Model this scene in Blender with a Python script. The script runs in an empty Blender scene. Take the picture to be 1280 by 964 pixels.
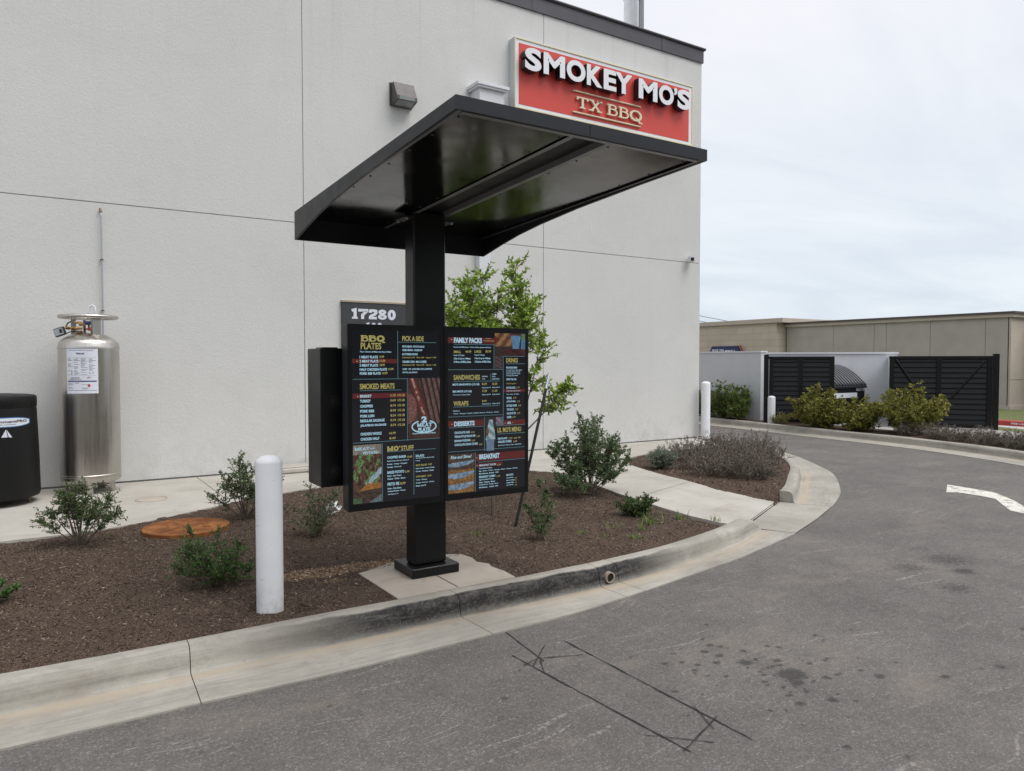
import bpy, math, random
import numpy as np
from mathutils import Vector, Matrix
R = math.radians
PI = math.pi
rnd = random.Random(7)
rng = np.random.default_rng(7)
scene = bpy.context.scene
COL = scene.collection

# ------------------------------------------------------------------ materials
def lin(c):
    return tuple(((v/255)/12.92 if v/255 <= 0.04045 else ((v/255+0.055)/1.055)**2.4) for v in c)

class NT:
    def __init__(s, name):
        s.m = bpy.data.materials.new(name); s.m.use_nodes = True
        s.t = s.m.node_tree; s.n = s.t.nodes; s.l = s.t.links
        s.b = s.n['Principled BSDF']
    def node(s, typ, **kw):
        n = s.n.new(typ)
        for k, v in kw.items(): setattr(n, k, v)
        return n
    def link(s, a, b): s.l.new(a, b)
    def val(s, sock, v):
        if hasattr(v, 'is_output') or hasattr(v, 'links'): s.l.new(v, sock)
        else: sock.default_value = v
    def co(s, kind='Object'):
        return s.node('ShaderNodeTexCoord').outputs[kind]
    def mapping(s, vec, scale=(1,1,1), loc=(0,0,0), rot=(0,0,0)):
        m = s.node('ShaderNodeMapping'); s.link(vec, m.inputs['Vector'])
        m.inputs['Scale'].default_value = scale; m.inputs['Location'].default_value = loc; m.inputs['Rotation'].default_value = rot
        return m.outputs['Vector']
    def noise(s, vec, scale, detail=4, rough=0.55, dist=0.0):
        n = s.node('ShaderNodeTexNoise'); s.link(vec, n.inputs['Vector'])
        n.inputs['Scale'].default_value = scale; n.inputs['Detail'].default_value = detail
        n.inputs['Roughness'].default_value = rough; n.inputs['Distortion'].default_value = dist
        return n.outputs['Fac']
    def voro(s, vec, scale, feature='F1', out='Distance'):
        n = s.node('ShaderNodeTexVoronoi', feature=feature); s.link(vec, n.inputs['Vector'])
        n.inputs['Scale'].default_value = scale
        return n.outputs[out]
    def ramp(s, fac, stops):
        n = s.node('ShaderNodeValToRGB'); s.link(fac, n.inputs['Fac'])
        e = n.color_ramp.elements
        while len(e) < len(stops): e.new(0.5)
        for i, (p, c) in enumerate(stops):
            e[i].position = p
            if isinstance(c, (int, float)): c = (c, c, c)
            e[i].color = (*c, 1)
        return n.outputs['Color']
    def math(s, op, a, b=0.0, c=None, clamp=False):
        n = s.node('ShaderNodeMath', operation=op); n.use_clamp = clamp
        s.val(n.inputs[0], a); s.val(n.inputs[1], b)
        if c is not None: s.val(n.inputs[2], c)
        return n.outputs[0]
    def mrange(s, v, a, b, c=0.0, d=1.0):
        n = s.node('ShaderNodeMapRange'); s.val(n.inputs[0], v)
        for i, x in enumerate((a, b, c, d)): n.inputs[i+1].default_value = x
        n.interpolation_type = 'SMOOTHSTEP'
        return n.outputs[0]
    def mix(s, fac, a, b, mode='MIX'):
        n = s.node('ShaderNodeMix', data_type='RGBA', blend_type=mode)
        s.val(n.inputs[0], fac)
        for i, v in ((6, a), (7, b)):
            if isinstance(v, tuple): n.inputs[i].default_value = (*v[:3], 1)
            elif isinstance(v, (int, float)): n.inputs[i].default_value = (v, v, v, 1)
            else: s.link(v, n.inputs[i])
        return n.outputs[2]
    def bump(s, h, strength=0.3, dist=0.01, prev=None):
        n = s.node('ShaderNodeBump'); s.link(h, n.inputs['Height'])
        n.inputs['Strength'].default_value = strength; n.inputs['Distance'].default_value = dist
        if prev is not None: s.link(prev, n.inputs['Normal'])
        return n.outputs['Normal']
    def sep(s, v):
        n = s.node('ShaderNodeSeparateXYZ'); s.link(v, n.inputs[0]); return n.outputs
    def attr(s, name, out='Color'):
        n = s.node('ShaderNodeAttribute'); n.attribute_name = name; return n.outputs[out]
    def out(s, color=None, rough=None, metal=None, normal=None, spec=None):
        if color is not None:
            if isinstance(color, tuple): s.b.inputs['Base Color'].default_value = (*color[:3], 1)
            else: s.link(color, s.b.inputs['Base Color'])
        if rough is not None: s.val(s.b.inputs['Roughness'], rough)
        if metal is not None: s.val(s.b.inputs['Metallic'], metal)
        if normal is not None: s.link(normal, s.b.inputs['Normal'])
        if spec is not None: s.b.inputs['Specular IOR Level'].default_value = spec
        return s.m

M = {}
def simple(name, col, rough=0.5, metal=0.0, var=0.08, scale=6.0, bump=0.0, bscale=60.0, spec=0.5):
    n = NT(name); c = n.co()
    base = tuple(col)
    f = n.noise(c, scale, 5)
    colr = n.ramp(f, [(0.25, tuple(v*(1-var) for v in base)), (0.75, tuple(min(1, v*(1+var)) for v in base))])
    r = n.mrange(n.noise(c, scale*2.3, 3), 0.2, 0.8, max(0.02, rough-0.06), min(1, rough+0.06))
    nm = n.bump(n.noise(c, bscale, 3), bump, 0.01) if bump > 0 else None
    M[name] = n.out(colr, r, metal, nm, spec)
    return M[name]

def m_stucco():
    n = NT('stucco'); c = n.co()
    big = n.noise(c, 0.5, 4, 0.6)
    streak = n.noise(n.mapping(c, (3.0, 3.0, 0.25)), 1.0, 5, 0.65)
    f = n.math('ADD', n.math('MULTIPLY', big, 0.8), n.math('MULTIPLY', streak, 0.2))
    col = n.ramp(f, [(0.3, (0.575, 0.575, 0.56)), (0.7, (0.625, 0.625, 0.61))])
    g1 = n.noise(c, 95, 3, 0.6); g2 = n.noise(c, 28, 3, 0.6)
    col = n.mix(0.10, col, n.ramp(g1, [(0.35, 0.35), (0.65, 0.9)]), 'MULTIPLY')
    z = n.sep(c)[2]
    run = n.noise(n.mapping(c, (5.5, 5.5, 0.10)), 1.0, 6, 0.7)
    topm = n.mrange(z, 4.8, 7.9)
    rs = n.math('MULTIPLY', n.mrange(run, 0.52, 0.72), n.math('ADD', n.math('MULTIPLY', topm, 0.28), 0.07))
    col = n.mix(rs, col, (0.40, 0.39, 0.37))
    pt = n.mrange(n.noise(n.mapping(c, (1, 1, 1.6)), 1.1, 7, 0.7, 0.8), 0.50, 0.66)
    col = n.mix(n.math('MULTIPLY', pt, 0.10), col, (0.42, 0.42, 0.41))
    low = n.mrange(z, 0.9, 0.15)
    splash = n.math('MULTIPLY', low, n.mrange(n.noise(c, 5, 6, 0.7), 0.4, 0.75))
    col = n.mix(n.math('MULTIPLY', splash, 0.4), col, (0.36, 0.34, 0.31))
    nm = n.bump(g1, 0.55, 0.006); nm = n.bump(g2, 0.35, 0.008, nm)
    M['stucco'] = n.out(col, 0.9, 0, nm, 0.2)
m_stucco()

def m_concrete(name, lo, hi, stain=(0.22, 0.19, 0.16), samt=0.5, kerb=False):
    n = NT(name); c = n.co()
    f = n.noise(c, 1.3, 6, 0.62)
    col = n.ramp(f, [(0.3, lo), (0.7, hi)])
    fine = n.noise(c, 90, 3, 0.7)
    col = n.mix(0.22, col, n.ramp(fine, [(0.3, 0.55), (0.7, 1.0)]), 'MULTIPLY')
    broom = n.noise(n.mapping(c, (14, 90, 14), rot=(0, 0, 0.25)), 1.0, 2)
    s1 = n.mrange(n.noise(n.mapping(c, (1, 2.6, 1)), 1.1, 7, 0.72, 0.6), 0.52, 0.72)
    col = n.mix(n.math('MULTIPLY', s1, samt), col, stain)
    spots = n.mrange(n.noise(c, 9, 3, 0.5), 0.66, 0.72)
    col = n.mix(n.math('MULTIPLY', spots, 0.25), col, (0.16, 0.14, 0.12))
    crack = n.voro(n.mapping(c, (1, 1, 1)), 0.55, 'DISTANCE_TO_EDGE')
    if kerb:
        uv = n.node('ShaderNodeUVMap'); uv.uv_map = 'UVMap'
        s, t, _ = n.sep(uv.outputs[0])
        # long streaks along the kerb, tyre rubber on the face, tan silt in the flow line
        st = n.noise(n.mapping(uv.outputs[0], (1.6, 34, 1)), 1.0, 6, 0.7, 0.3)
        col = n.mix(n.math('MULTIPLY', n.mrange(st, 0.42, 0.68), 0.35), col, (0.20, 0.18, 0.155))
        wn = n.noise(n.mapping(uv.outputs[0], (2.2, 4, 1)), 1.6, 5, 0.65)
        tw = n.math('ADD', t, n.math('MULTIPLY', n.math('SUBTRACT', wn, 0.5), 0.09))
        face = n.math('MULTIPLY', n.mrange(tw, 0.095, 0.125), n.mrange(tw, 0.36, 0.22))
        zone = n.math('MULTIPLY', n.mrange(s, 9.75, 10.9), n.mrange(s, 13.9, 12.9))
        streak = n.noise(n.mapping(uv.outputs[0], (1.1, 30, 1)), 1.3, 6, 0.75, 0.4)
        rub = n.math('MULTIPLY', n.math('MULTIPLY', face, zone), n.mrange(streak, 0.26, 0.46, 0.6, 1.0))
        grain = n.mrange(n.noise(c, 55, 5, 0.8), 0.28, 0.50, 0.65, 1.0)
        rub = n.math('MULTIPLY', rub, grain, clamp=True)
        band = n.math('MULTIPLY', n.mrange(tw, 0.10, 0.16), n.mrange(tw, 0.28, 0.2))
        weak = n.math('MULTIPLY', band, n.mrange(n.noise(n.mapping(uv.outputs[0], (0.7, 18, 1)), 1.1, 6, 0.75), 0.50, 0.66))
        col = n.mix(n.math('MULTIPLY', weak, 0.5), col, (0.12, 0.11, 0.10))
        col = n.mix(rub, col, (0.018, 0.0175, 0.018))
        pit = n.mrange(n.voro(c, 26), 0.10, 0.05)
        pit = n.math('MULTIPLY', pit, n.mrange(n.noise(c, 6, 3), 0.5, 0.6))
        col = n.mix(n.math('MULTIPLY', pit, 0.6), col, (0.13, 0.115, 0.10))
        gr2 = n.mrange(n.noise(n.mapping(uv.outputs[0], (2.5, 5, 1)), 2.2, 8, 0.78), 0.44, 0.66)
        col = n.mix(n.math('MULTIPLY', gr2, 0.34), col, (0.19, 0.175, 0.155))
        top = n.mrange(t, 0.10, 0.05)
        tg = n.math('MULTIPLY', top, n.mrange(n.noise(c, 7, 7, 0.75), 0.45, 0.7))
        col = n.mix(n.math('MULTIPLY', tg, 0.4), col, (0.24, 0.21, 0.17))
        silt = n.math('MULTIPLY', n.mrange(t, 0.27, 0.31), n.mrange(t, 0.46, 0.33))
        silt = n.math('MULTIPLY', silt, n.mrange(n.noise(n.mapping(uv.outputs[0], (0.9, 12, 1)), 1.0, 5, 0.6), 0.3, 0.6))
        col = n.mix(n.math('MULTIPLY', silt, 0.6), col, (0.42, 0.34, 0.25))
    h = n.math('ADD', n.math('MULTIPLY', fine, 0.6), n.math('MULTIPLY', broom, 0.5))
    nm = n.bump(h, 0.35, 0.004)
    M[name] = n.out(col, 0.85, 0, nm, 0.3)
m_concrete('walk_concrete', (0.36, 0.335, 0.295), (0.48, 0.455, 0.41), samt=0.38)
m_concrete('kerb_concrete', (0.285, 0.268, 0.232), (0.45, 0.425, 0.375), samt=0.5, kerb=True)
m_concrete('slab_concrete', (0.34, 0.30, 0.255), (0.46, 0.41, 0.35), stain=(0.25, 0.18, 0.13), samt=0.45)

def m_asphalt():
    n = NT('asphalt'); c = n.co()
    big = n.noise(c, 0.55, 6, 0.65); med = n.noise(c, 2.4, 7, 0.7)
    f = n.math('ADD', n.math('MULTIPLY', big, 0.55), n.math('MULTIPLY', med, 0.45))
    col = n.ramp(f, [(0.34, (0.103, 0.094, 0.088)), (0.66, (0.167, 0.153, 0.142))])
    vc = n.voro(c, 130, out='Color')
    agg = n.sep(vc)[0]
    col = n.mix(0.85, col, n.ramp(agg, [(0.0, 0.62), (0.75, 1.0), (0.9, 1.15), (1.0, 1.75)]), 'MULTIPLY')
    # tan dusty patches
    dust = n.mrange(n.noise(n.mapping(c, (1, 1.7, 1)), 0.9, 7, 0.7), 0.50, 0.72)
    col = n.mix(n.math('MULTIPLY', dust, 0.34), col, (0.26, 0.215, 0.175))
    # light scratches in several directions
    for rot, sc, th, amt in ((0.35, 2.2, 0.71, .35), (-0.5, 1.7, 0.70, .5), (1.1, 1.5, 0.71, .5), (0.05, 3.0, 0.72, .3), (-1.0, 1.2, .70, .5)):
        wv = n.node('ShaderNodeVectorMath', operation='ADD'); n.link(c, wv.inputs[0])
        nn_ = n.node('ShaderNodeTexNoise'); n.link(c, nn_.inputs['Vector']); nn_.inputs['Scale'].default_value = .9
        ws = n.node('ShaderNodeVectorMath', operation='SCALE'); n.link(nn_.outputs['Color'], ws.inputs[0]); ws.inputs['Scale'].default_value = .55; n.link(ws.outputs[0], wv.inputs[1])
        v = n.mapping(wv.outputs[0], (0.9, 22, 1), rot=(0, 0, rot))
        sr = n.mrange(n.noise(v, sc, 2, 0.5), th-.045, th)
        brk = n.mrange(n.noise(c, 1.6, 3), 0.44, 0.60)
        brk = n.math('MULTIPLY', brk, n.mrange(n.noise(c, 40, 2), 0.42, 0.6))
        col = n.mix(n.math('MULTIPLY', n.math('MULTIPLY', sr, brk), amt), col, (0.34, 0.31, 0.28))
    # wheel-path darkening blobs
    sm = n.attr('stain', 'Fac')
    edge = n.noise(c, 32, 6, 0.8)
    mask = n.mrange(n.math('ADD', sm, n.math('MULTIPLY', n.math('SUBTRACT', edge, 0.5), 1.9)), 0.32, 0.72)
    col = n.mix(n.math('MULTIPLY', mask, 0.72), col, (0.026, 0.024, 0.023))
    rel = n.math('ADD', agg, n.math('MULTIPLY', n.noise(c, 260, 2), 0.8))
    nm = n.bump(rel, 0.55, 0.004)
    nm = n.bump(med, 0.25, 0.02, nm)
    M['asphalt'] = n.out(col, n.mrange(n.noise(c, 18, 3), 0.3, 0.7, 0.72, 0.9), 0, nm, 0.35)
m_asphalt()

def m_soil():
    n = NT('mulch_soil'); c = n.co()
    a = n.noise(c, 2.2, 7, 0.7); fib = n.noise(n.mapping(c, (60, 150, 60), rot=(0, 0, 0.6)), 1.0, 4, 0.7)
    fib2 = n.noise(n.mapping(c, (150, 55, 60), rot=(0, 0, 0.2)), 1.0, 4, 0.7)
    f = n.math('MULTIPLY', n.math('ADD', fib, fib2), 0.5)
    col = n.ramp(f, [(0.36, (0.030, 0.020, 0.015)), (0.5, (0.088, 0.062, 0.047)), (0.62, (0.175, 0.130, 0.100))])
    col = n.mix(0.6, col, n.ramp(a, [(0.3, 0.6), (0.7, 1.25)]), 'MULTIPLY')
    red = n.attr('dust', 'Fac')
    rm = n.mrange(n.math('ADD', red, n.math('MULTIPLY', n.math('SUBTRACT', n.noise(c, 14, 5, 0.7), 0.5), 0.9)), 0.35, 0.7)
    col = n.mix(n.math('MULTIPLY', rm, 0.75), col, (0.27, 0.175, 0.115))
    nm = n.bump(f, 0.9, 0.02)
    M['mulch_soil'] = n.out(col, 0.95, 0, nm, 0.1)
m_soil()

def m_island(name, stops, rough=0.7, spec=0.3, transl=0.0, bump=False):
    n = NT(name)
    g = n.node('ShaderNodeNewGeometry')
    col = n.ramp(g.outputs['Random Per Island'], stops)
    n.out(col, rough, 0, None, spec)
    if transl > 0:
        tr = n.node('ShaderNodeBsdfTranslucent'); n.link(col, tr.inputs['Color'])
        mx = n.node('ShaderNodeMixShader'); mx.inputs[0].default_value = transl
        o = n.n['Material Output']
        n.link(n.b.outputs[0], mx.inputs[1]); n.link(tr.outputs[0], mx.inputs[2]); n.link(mx.outputs[0], o.inputs[0])
    M[name] = n.m
m_island('mulch_chip', [(0.0, (0.028, 0.020, 0.016)), (0.5, (0.088, 0.063, 0.049)), (0.85, (0.18, 0.134, 0.104)), (0.98, (0.25, 0.20, 0.16))], 0.9, 0.15)
m_island('gravel_bit', [(0.0, (0.20, 0.13, 0.08)), (0.6, (0.42, 0.30, 0.19)), (1.0, (0.58, 0.47, 0.34))], 0.9, 0.2)
m_island('leaf_dark', [(0.0, (0.025, 0.050, 0.016)), (0.5, (0.060, 0.110, 0.032)), (0.93, (0.12, 0.19, 0.06)), (1.0, (0.20, 0.17, 0.07))], 0.5, 0.4, 0.22)
m_island('leaf_green', [(0.0, (0.028, 0.075, 0.016)), (0.5, (0.065, 0.15, 0.030)), (1.0, (0.13, 0.23, 0.06))], 0.5, 0.4, 0.25)
m_island('leaf_mid', [(0.0, (0.045, 0.085, 0.018)), (0.5, (0.11, 0.17, 0.035)), (1.0, (0.21, 0.28, 0.06))], 0.5, 0.4, 0.25)
m_island('leaf_lime', [(0.0, (0.09, 0.17, 0.02)), (0.5, (0.22, 0.34, 0.04)), (1.0, (0.42, 0.54, 0.10))], 0.5, 0.4, 0.32)
m_island('leaf_grey', [(0.0, (0.045, 0.085, 0.035)), (0.5, (0.095, 0.155, 0.065)), (1.0, (0.18, 0.25, 0.12))], 0.6, 0.35, 0.2)
m_island('leaf_olive', [(0.0, (0.065, 0.070, 0.015)), (0.4, (0.17, 0.175, 0.032)), (0.8, (0.30, 0.29, 0.055)), (1.0, (0.40, 0.34, 0.10))], 0.55, 0.35, 0.25)
m_island('leaf_brown', [(0.0, (0.075, 0.058, 0.048)), (0.6, (0.17, 0.14, 0.118)), (0.9, (0.29, 0.25, 0.215)), (1.0, (0.12, 0.17, 0.10))], 0.8, 0.2, 0.1)
m_island('lavender_leaf', [(0.0, (0.12, 0.145, 0.10)), (0.5, (0.21, 0.24, 0.18)), (1.0, (0.32, 0.35, 0.28))], 0.8, 0.2, 0.1)
m_island('grass_blade', [(0.0, (0.05, 0.12, 0.02)), (0.6, (0.12, 0.22, 0.04)), (1.0, (0.24, 0.30, 0.09))], 0.6, 0.3, 0.3)
simple('bark', (0.12, 0.095, 0.07), 0.9, 0, 0.3, 30, 0.5, 80)
simple('twig_light', (0.22, 0.18, 0.14), 0.9, 0, 0.3, 30)
simple('twig_grey', (0.17, 0.14, 0.12), 0.9, 0, 0.3, 30)
simple('black_paint', (0.0045, 0.0048, 0.0055), 0.36, 0, 0.2, 3, 0.02, 200, spec=0.32)
simple('black_matte', (0.012, 0.012, 0.013), 0.55, 0, 0.2, 3)
simple('slate_paint', (0.013, 0.0145, 0.019), 0.42, 0, 0.10, 3, spec=0.34)
simple('soffit_gloss', (0.003, 0.0035, 0.0035), 0.14, 0, 0.2, 2, spec=0.30)
simple('black_plastic', (0.007, 0.007, 0.0072), 0.5, 0, 0.15, 5, 0.05, 90, spec=0.25)
def m_post():
    n = NT('post_white'); c = n.co(); z = n.sep(c)[2]
    col = n.ramp(n.noise(c, 4, 4), [(0.3, (0.70, 0.72, 0.75)), (0.7, (0.76, 0.78, 0.81))])
    d = n.math('MULTIPLY', n.mrange(z, 0.30, 0.0), n.mrange(n.noise(c, 9, 6, 0.75), 0.36, 0.62))
    col = n.mix(n.math('MULTIPLY', d, 0.55), col, (0.30, 0.25, 0.20))
    sc = n.mrange(n.noise(n.mapping(c, (8, 8, 60)), 1.0, 4, 0.7), 0.66, 0.70)
    col = n.mix(n.math('MULTIPLY', sc, 0.5), col, (0.25, 0.25, 0.26))
    M['post_white'] = n.out(col, 0.45, 0, n.bump(n.noise(c, 30, 3), 0.05, 0.01), 0.4)
m_post()
simple('trim_white', (0.62, 0.64, 0.67), 0.45, 0, 0.05, 3)
simple('flashing', (0.075, 0.072, 0.080), 0.42, 0.3, 0.12, 2)
simple('brass', (0.42, 0.27, 0.11), 0.35, 0.9, 0.2, 20)
simple('copper_dark', (0.16, 0.10, 0.06), 0.45, 0.8, 0.2, 20)
simple('galv', (0.42, 0.45, 0.50), 0.4, 0.6, 0.1, 20)
simple('galv_dark', (0.13, 0.13, 0.15), 0.4, 0.1)
simple('rubber', (0.015, 0.015, 0.016), 0.6)
simple('bronze_box', (0.075, 0.068, 0.065), 0.45, 0.3, 0.15, 8)
simple('flue_white', (0.80, 0.82, 0.86), 0.35)
simple('flange_grey', (0.17, 0.17, 0.18), 0.35)
simple('lens', (0.20, 0.23, 0.22), 0.15, 0, 0.2, 40)
simple('sign_red', (0.60, 0.060, 0.045), 0.45, 0, 0.04, 2)
simple('sign_white', (0.72, 0.73, 0.76), 0.4, 0, 0.03, 2)
simple('sign_frame', (0.52, 0.54, 0.56), 0.4, 0.2, 0.05, 4)
simple('cream', (0.70, 0.64, 0.46), 0.45, 0, 0.05, 8)
simple('letter_side', (0.012, 0.012, 0.016), 0.45)
simple('sheet_white', (0.66, 0.69, 0.76), 0.4)
simple('ink_blue', (0.03, 0.035, 0.14), 0.5)
simple('ink_red', (0.45, 0.03, 0.03), 0.5)
simple('ink_black', (0.02, 0.02, 0.02), 0.5)
simple('ink_yellow', (0.5, 0.30, 0.05), 0.5)
simple('label_blue', (0.03, 0.16, 0.36), 0.4)
simple('digit_white', (0.62, 0.65, 0.72), 0.45)
simple('address_panel', (0.040, 0.042, 0.047), 0.5)
simple('tan_trim', (0.32, 0.26, 0.19), 0.6)
simple('gate_black', (0.005, 0.0053, 0.006), 0.36, 0.0, 0.2, 4, spec=0.30)
simple('tan_stucco', (0.40, 0.37, 0.33), 0.9, 0, 0.08, 2, 0.3, 80)
simple('tan_light', (0.45, 0.40, 0.34), 0.9, 0, 0.08, 2, 0.3, 80)
simple('brown_flash', (0.07, 0.055, 0.05), 0.5)
simple('gap_dark', (0.03, 0.028, 0.026), 0.9)
simple('joint_line', (0.10, 0.09, 0.08), 0.9)
simple('saw_line', (0.012, 0.012, 0.012), 0.7, 0, 0.3, 30)
simple('red_kerb', (0.42, 0.055, 0.05), 0.7, 0, 0.25, 6)
simple('grass', (0.10, 0.115, 0.035), 0.95, 0, 0.35, 9, 0.6, 60)
simple('dry_ground', (0.20, 0.18, 0.14), 0.95, 0, 0.2, 0.2)
simple('yard_concrete', (0.38, 0.365, 0.34), 0.9, 0, 0.12, 1.2, 0.2, 60)
simple('paper', (0.70, 0.72, 0.70), 0.8, 0, 0.12, 40)
simple('navy', (0.010, 0.016, 0.085), 0.4)
simple('sign_red_small', (0.35, 0.02, 0.03), 0.5)
simple('wire', (0.03, 0.03, 0.03), 0.6)
simple('pipe_clay', (0.30, 0.25, 0.21), 0.8, 0, 0.2, 20)
simple('hollow', (0.012, 0.009, 0.007), 1.0, 0, 0.1, 5)

def m_roadpaint():
    n = NT('road_paint'); c = n.co()
    w = n.mrange(n.noise(c, 60, 5, 0.8), 0.34, 0.5)
    w2 = n.mrange(n.noise(c, 7, 4, 0.6), 0.3, 0.5)
    col = n.mix(n.math('MULTIPLY', w, w2), (0.16, 0.15, 0.14), (0.66, 0.64, 0.58))
    M['road_paint'] = n.out(col, 0.8, 0, n.bump(n.noise(c, 130, 2), 0.4, 0.003), 0.3)
m_roadpaint()
def m_rust():
    n = NT('rust_iron'); c = n.co()
    f = n.noise(c, 7, 6, 0.7, 0.5)
    col = n.ramp(f, [(0.3, (0.11, 0.040, 0.017)), (0.52, (0.22, 0.080, 0.025)), (0.68, (0.36, 0.16, 0.045))])
    M['rust_iron'] = n.out(col, 0.8, 0.1, n.bump(n.noise(c, 80, 4, 0.7), 0.4, 0.004), 0.3)
m_rust()
def m_steel():
    n = NT('brushed_steel'); c = n.co()
    br = n.noise(n.mapping(c, (40, 40, 1.2)), 1.0, 4, 0.7)
    col = n.ramp(br, [(0.3, (0.50, 0.475, 0.44)), (0.7, (0.62, 0.59, 0.55))])
    smudge = n.mrange(n.noise(c, 3.5, 5, 0.65), 0.45, 0.7)
    col = n.mix(n.math('MULTIPLY', smudge, 0.18), col, (0.33, 0.29, 0.25))
    r = n.mrange(br, 0.3, 0.7, 0.27, 0.36)
    n.b.inputs['Anisotropic'].default_value = 0.6
    M['brushed_steel'] = n.out(col, r, 1.0, None, 0.5)
m_steel()
def m_lime():
    n = NT('limestone'); c = n.co()
    sw = n.node('ShaderNodeCombineXYZ'); x, y, z = n.sep(c)
    n.link(y, sw.inputs[0]); n.link(z, sw.inputs[1])
    b = n.node('ShaderNodeTexBrick'); n.link(sw.outputs[0], b.inputs['Vector'])
    b.inputs['Color1'].default_value = (0.54, 0.48, 0.385, 1); b.inputs['Color2'].default_value = (0.48, 0.425, 0.34, 1)
    b.inputs['Mortar'].default_value = (0.40, 0.36, 0.30, 1); b.inputs['Scale'].default_value = 1.0
    b.inputs['Brick Width'].default_value = 0.9; b.inputs['Row Height'].default_value = 0.3; b.inputs['Mortar Size'].default_value = 0.012
    col = n.mix(0.3, b.outputs['Color'], n.ramp(n.noise(c, 1.5, 5), [(0.3, 0.75), (0.7, 1.05)]), 'MULTIPLY')
    M['limestone'] = n.out(col, 0.9, 0, n.bump(n.noise(c, 40, 3), 0.3, 0.005), 0.2)
m_lime()
def m_emit(name, col, strength, rough=0.25):
    n = NT(name); c = n.co()
    v = n.ramp(n.noise(c, 30, 2), [(0.2, tuple(x*0.92 for x in col)), (0.8, col)])
    n.link(v, n.b.inputs['Emission Color']); n.b.inputs['Emission Strength'].default_value = strength
    M[name] = n.out(tuple(x*0.05 for x in col), rough)
m_emit('screen_black', (0.011, 0.0115, 0.016), 0.55, 0.12)
m_emit('print_gold', lin((158, 150, 92)), 0.66)
m_emit('print_pale', lin((150, 186, 202)), 0.80)
m_emit('print_line', lin((92, 132, 140)), 0.62)
m_emit('print_red', lin((92, 36, 38)), 0.58)
m_emit('print_star', lin((190, 150, 90)), 0.6)
def m_picture():
    n = NT('screen_picture'); a = n.attr('pic')
    n.link(a, n.b.inputs['Emission Color']); n.b.inputs['Emission Strength'].default_value = 0.55
    M['screen_picture'] = n.out((0.01, 0.01, 0.01), 0.2)
m_picture()

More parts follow.
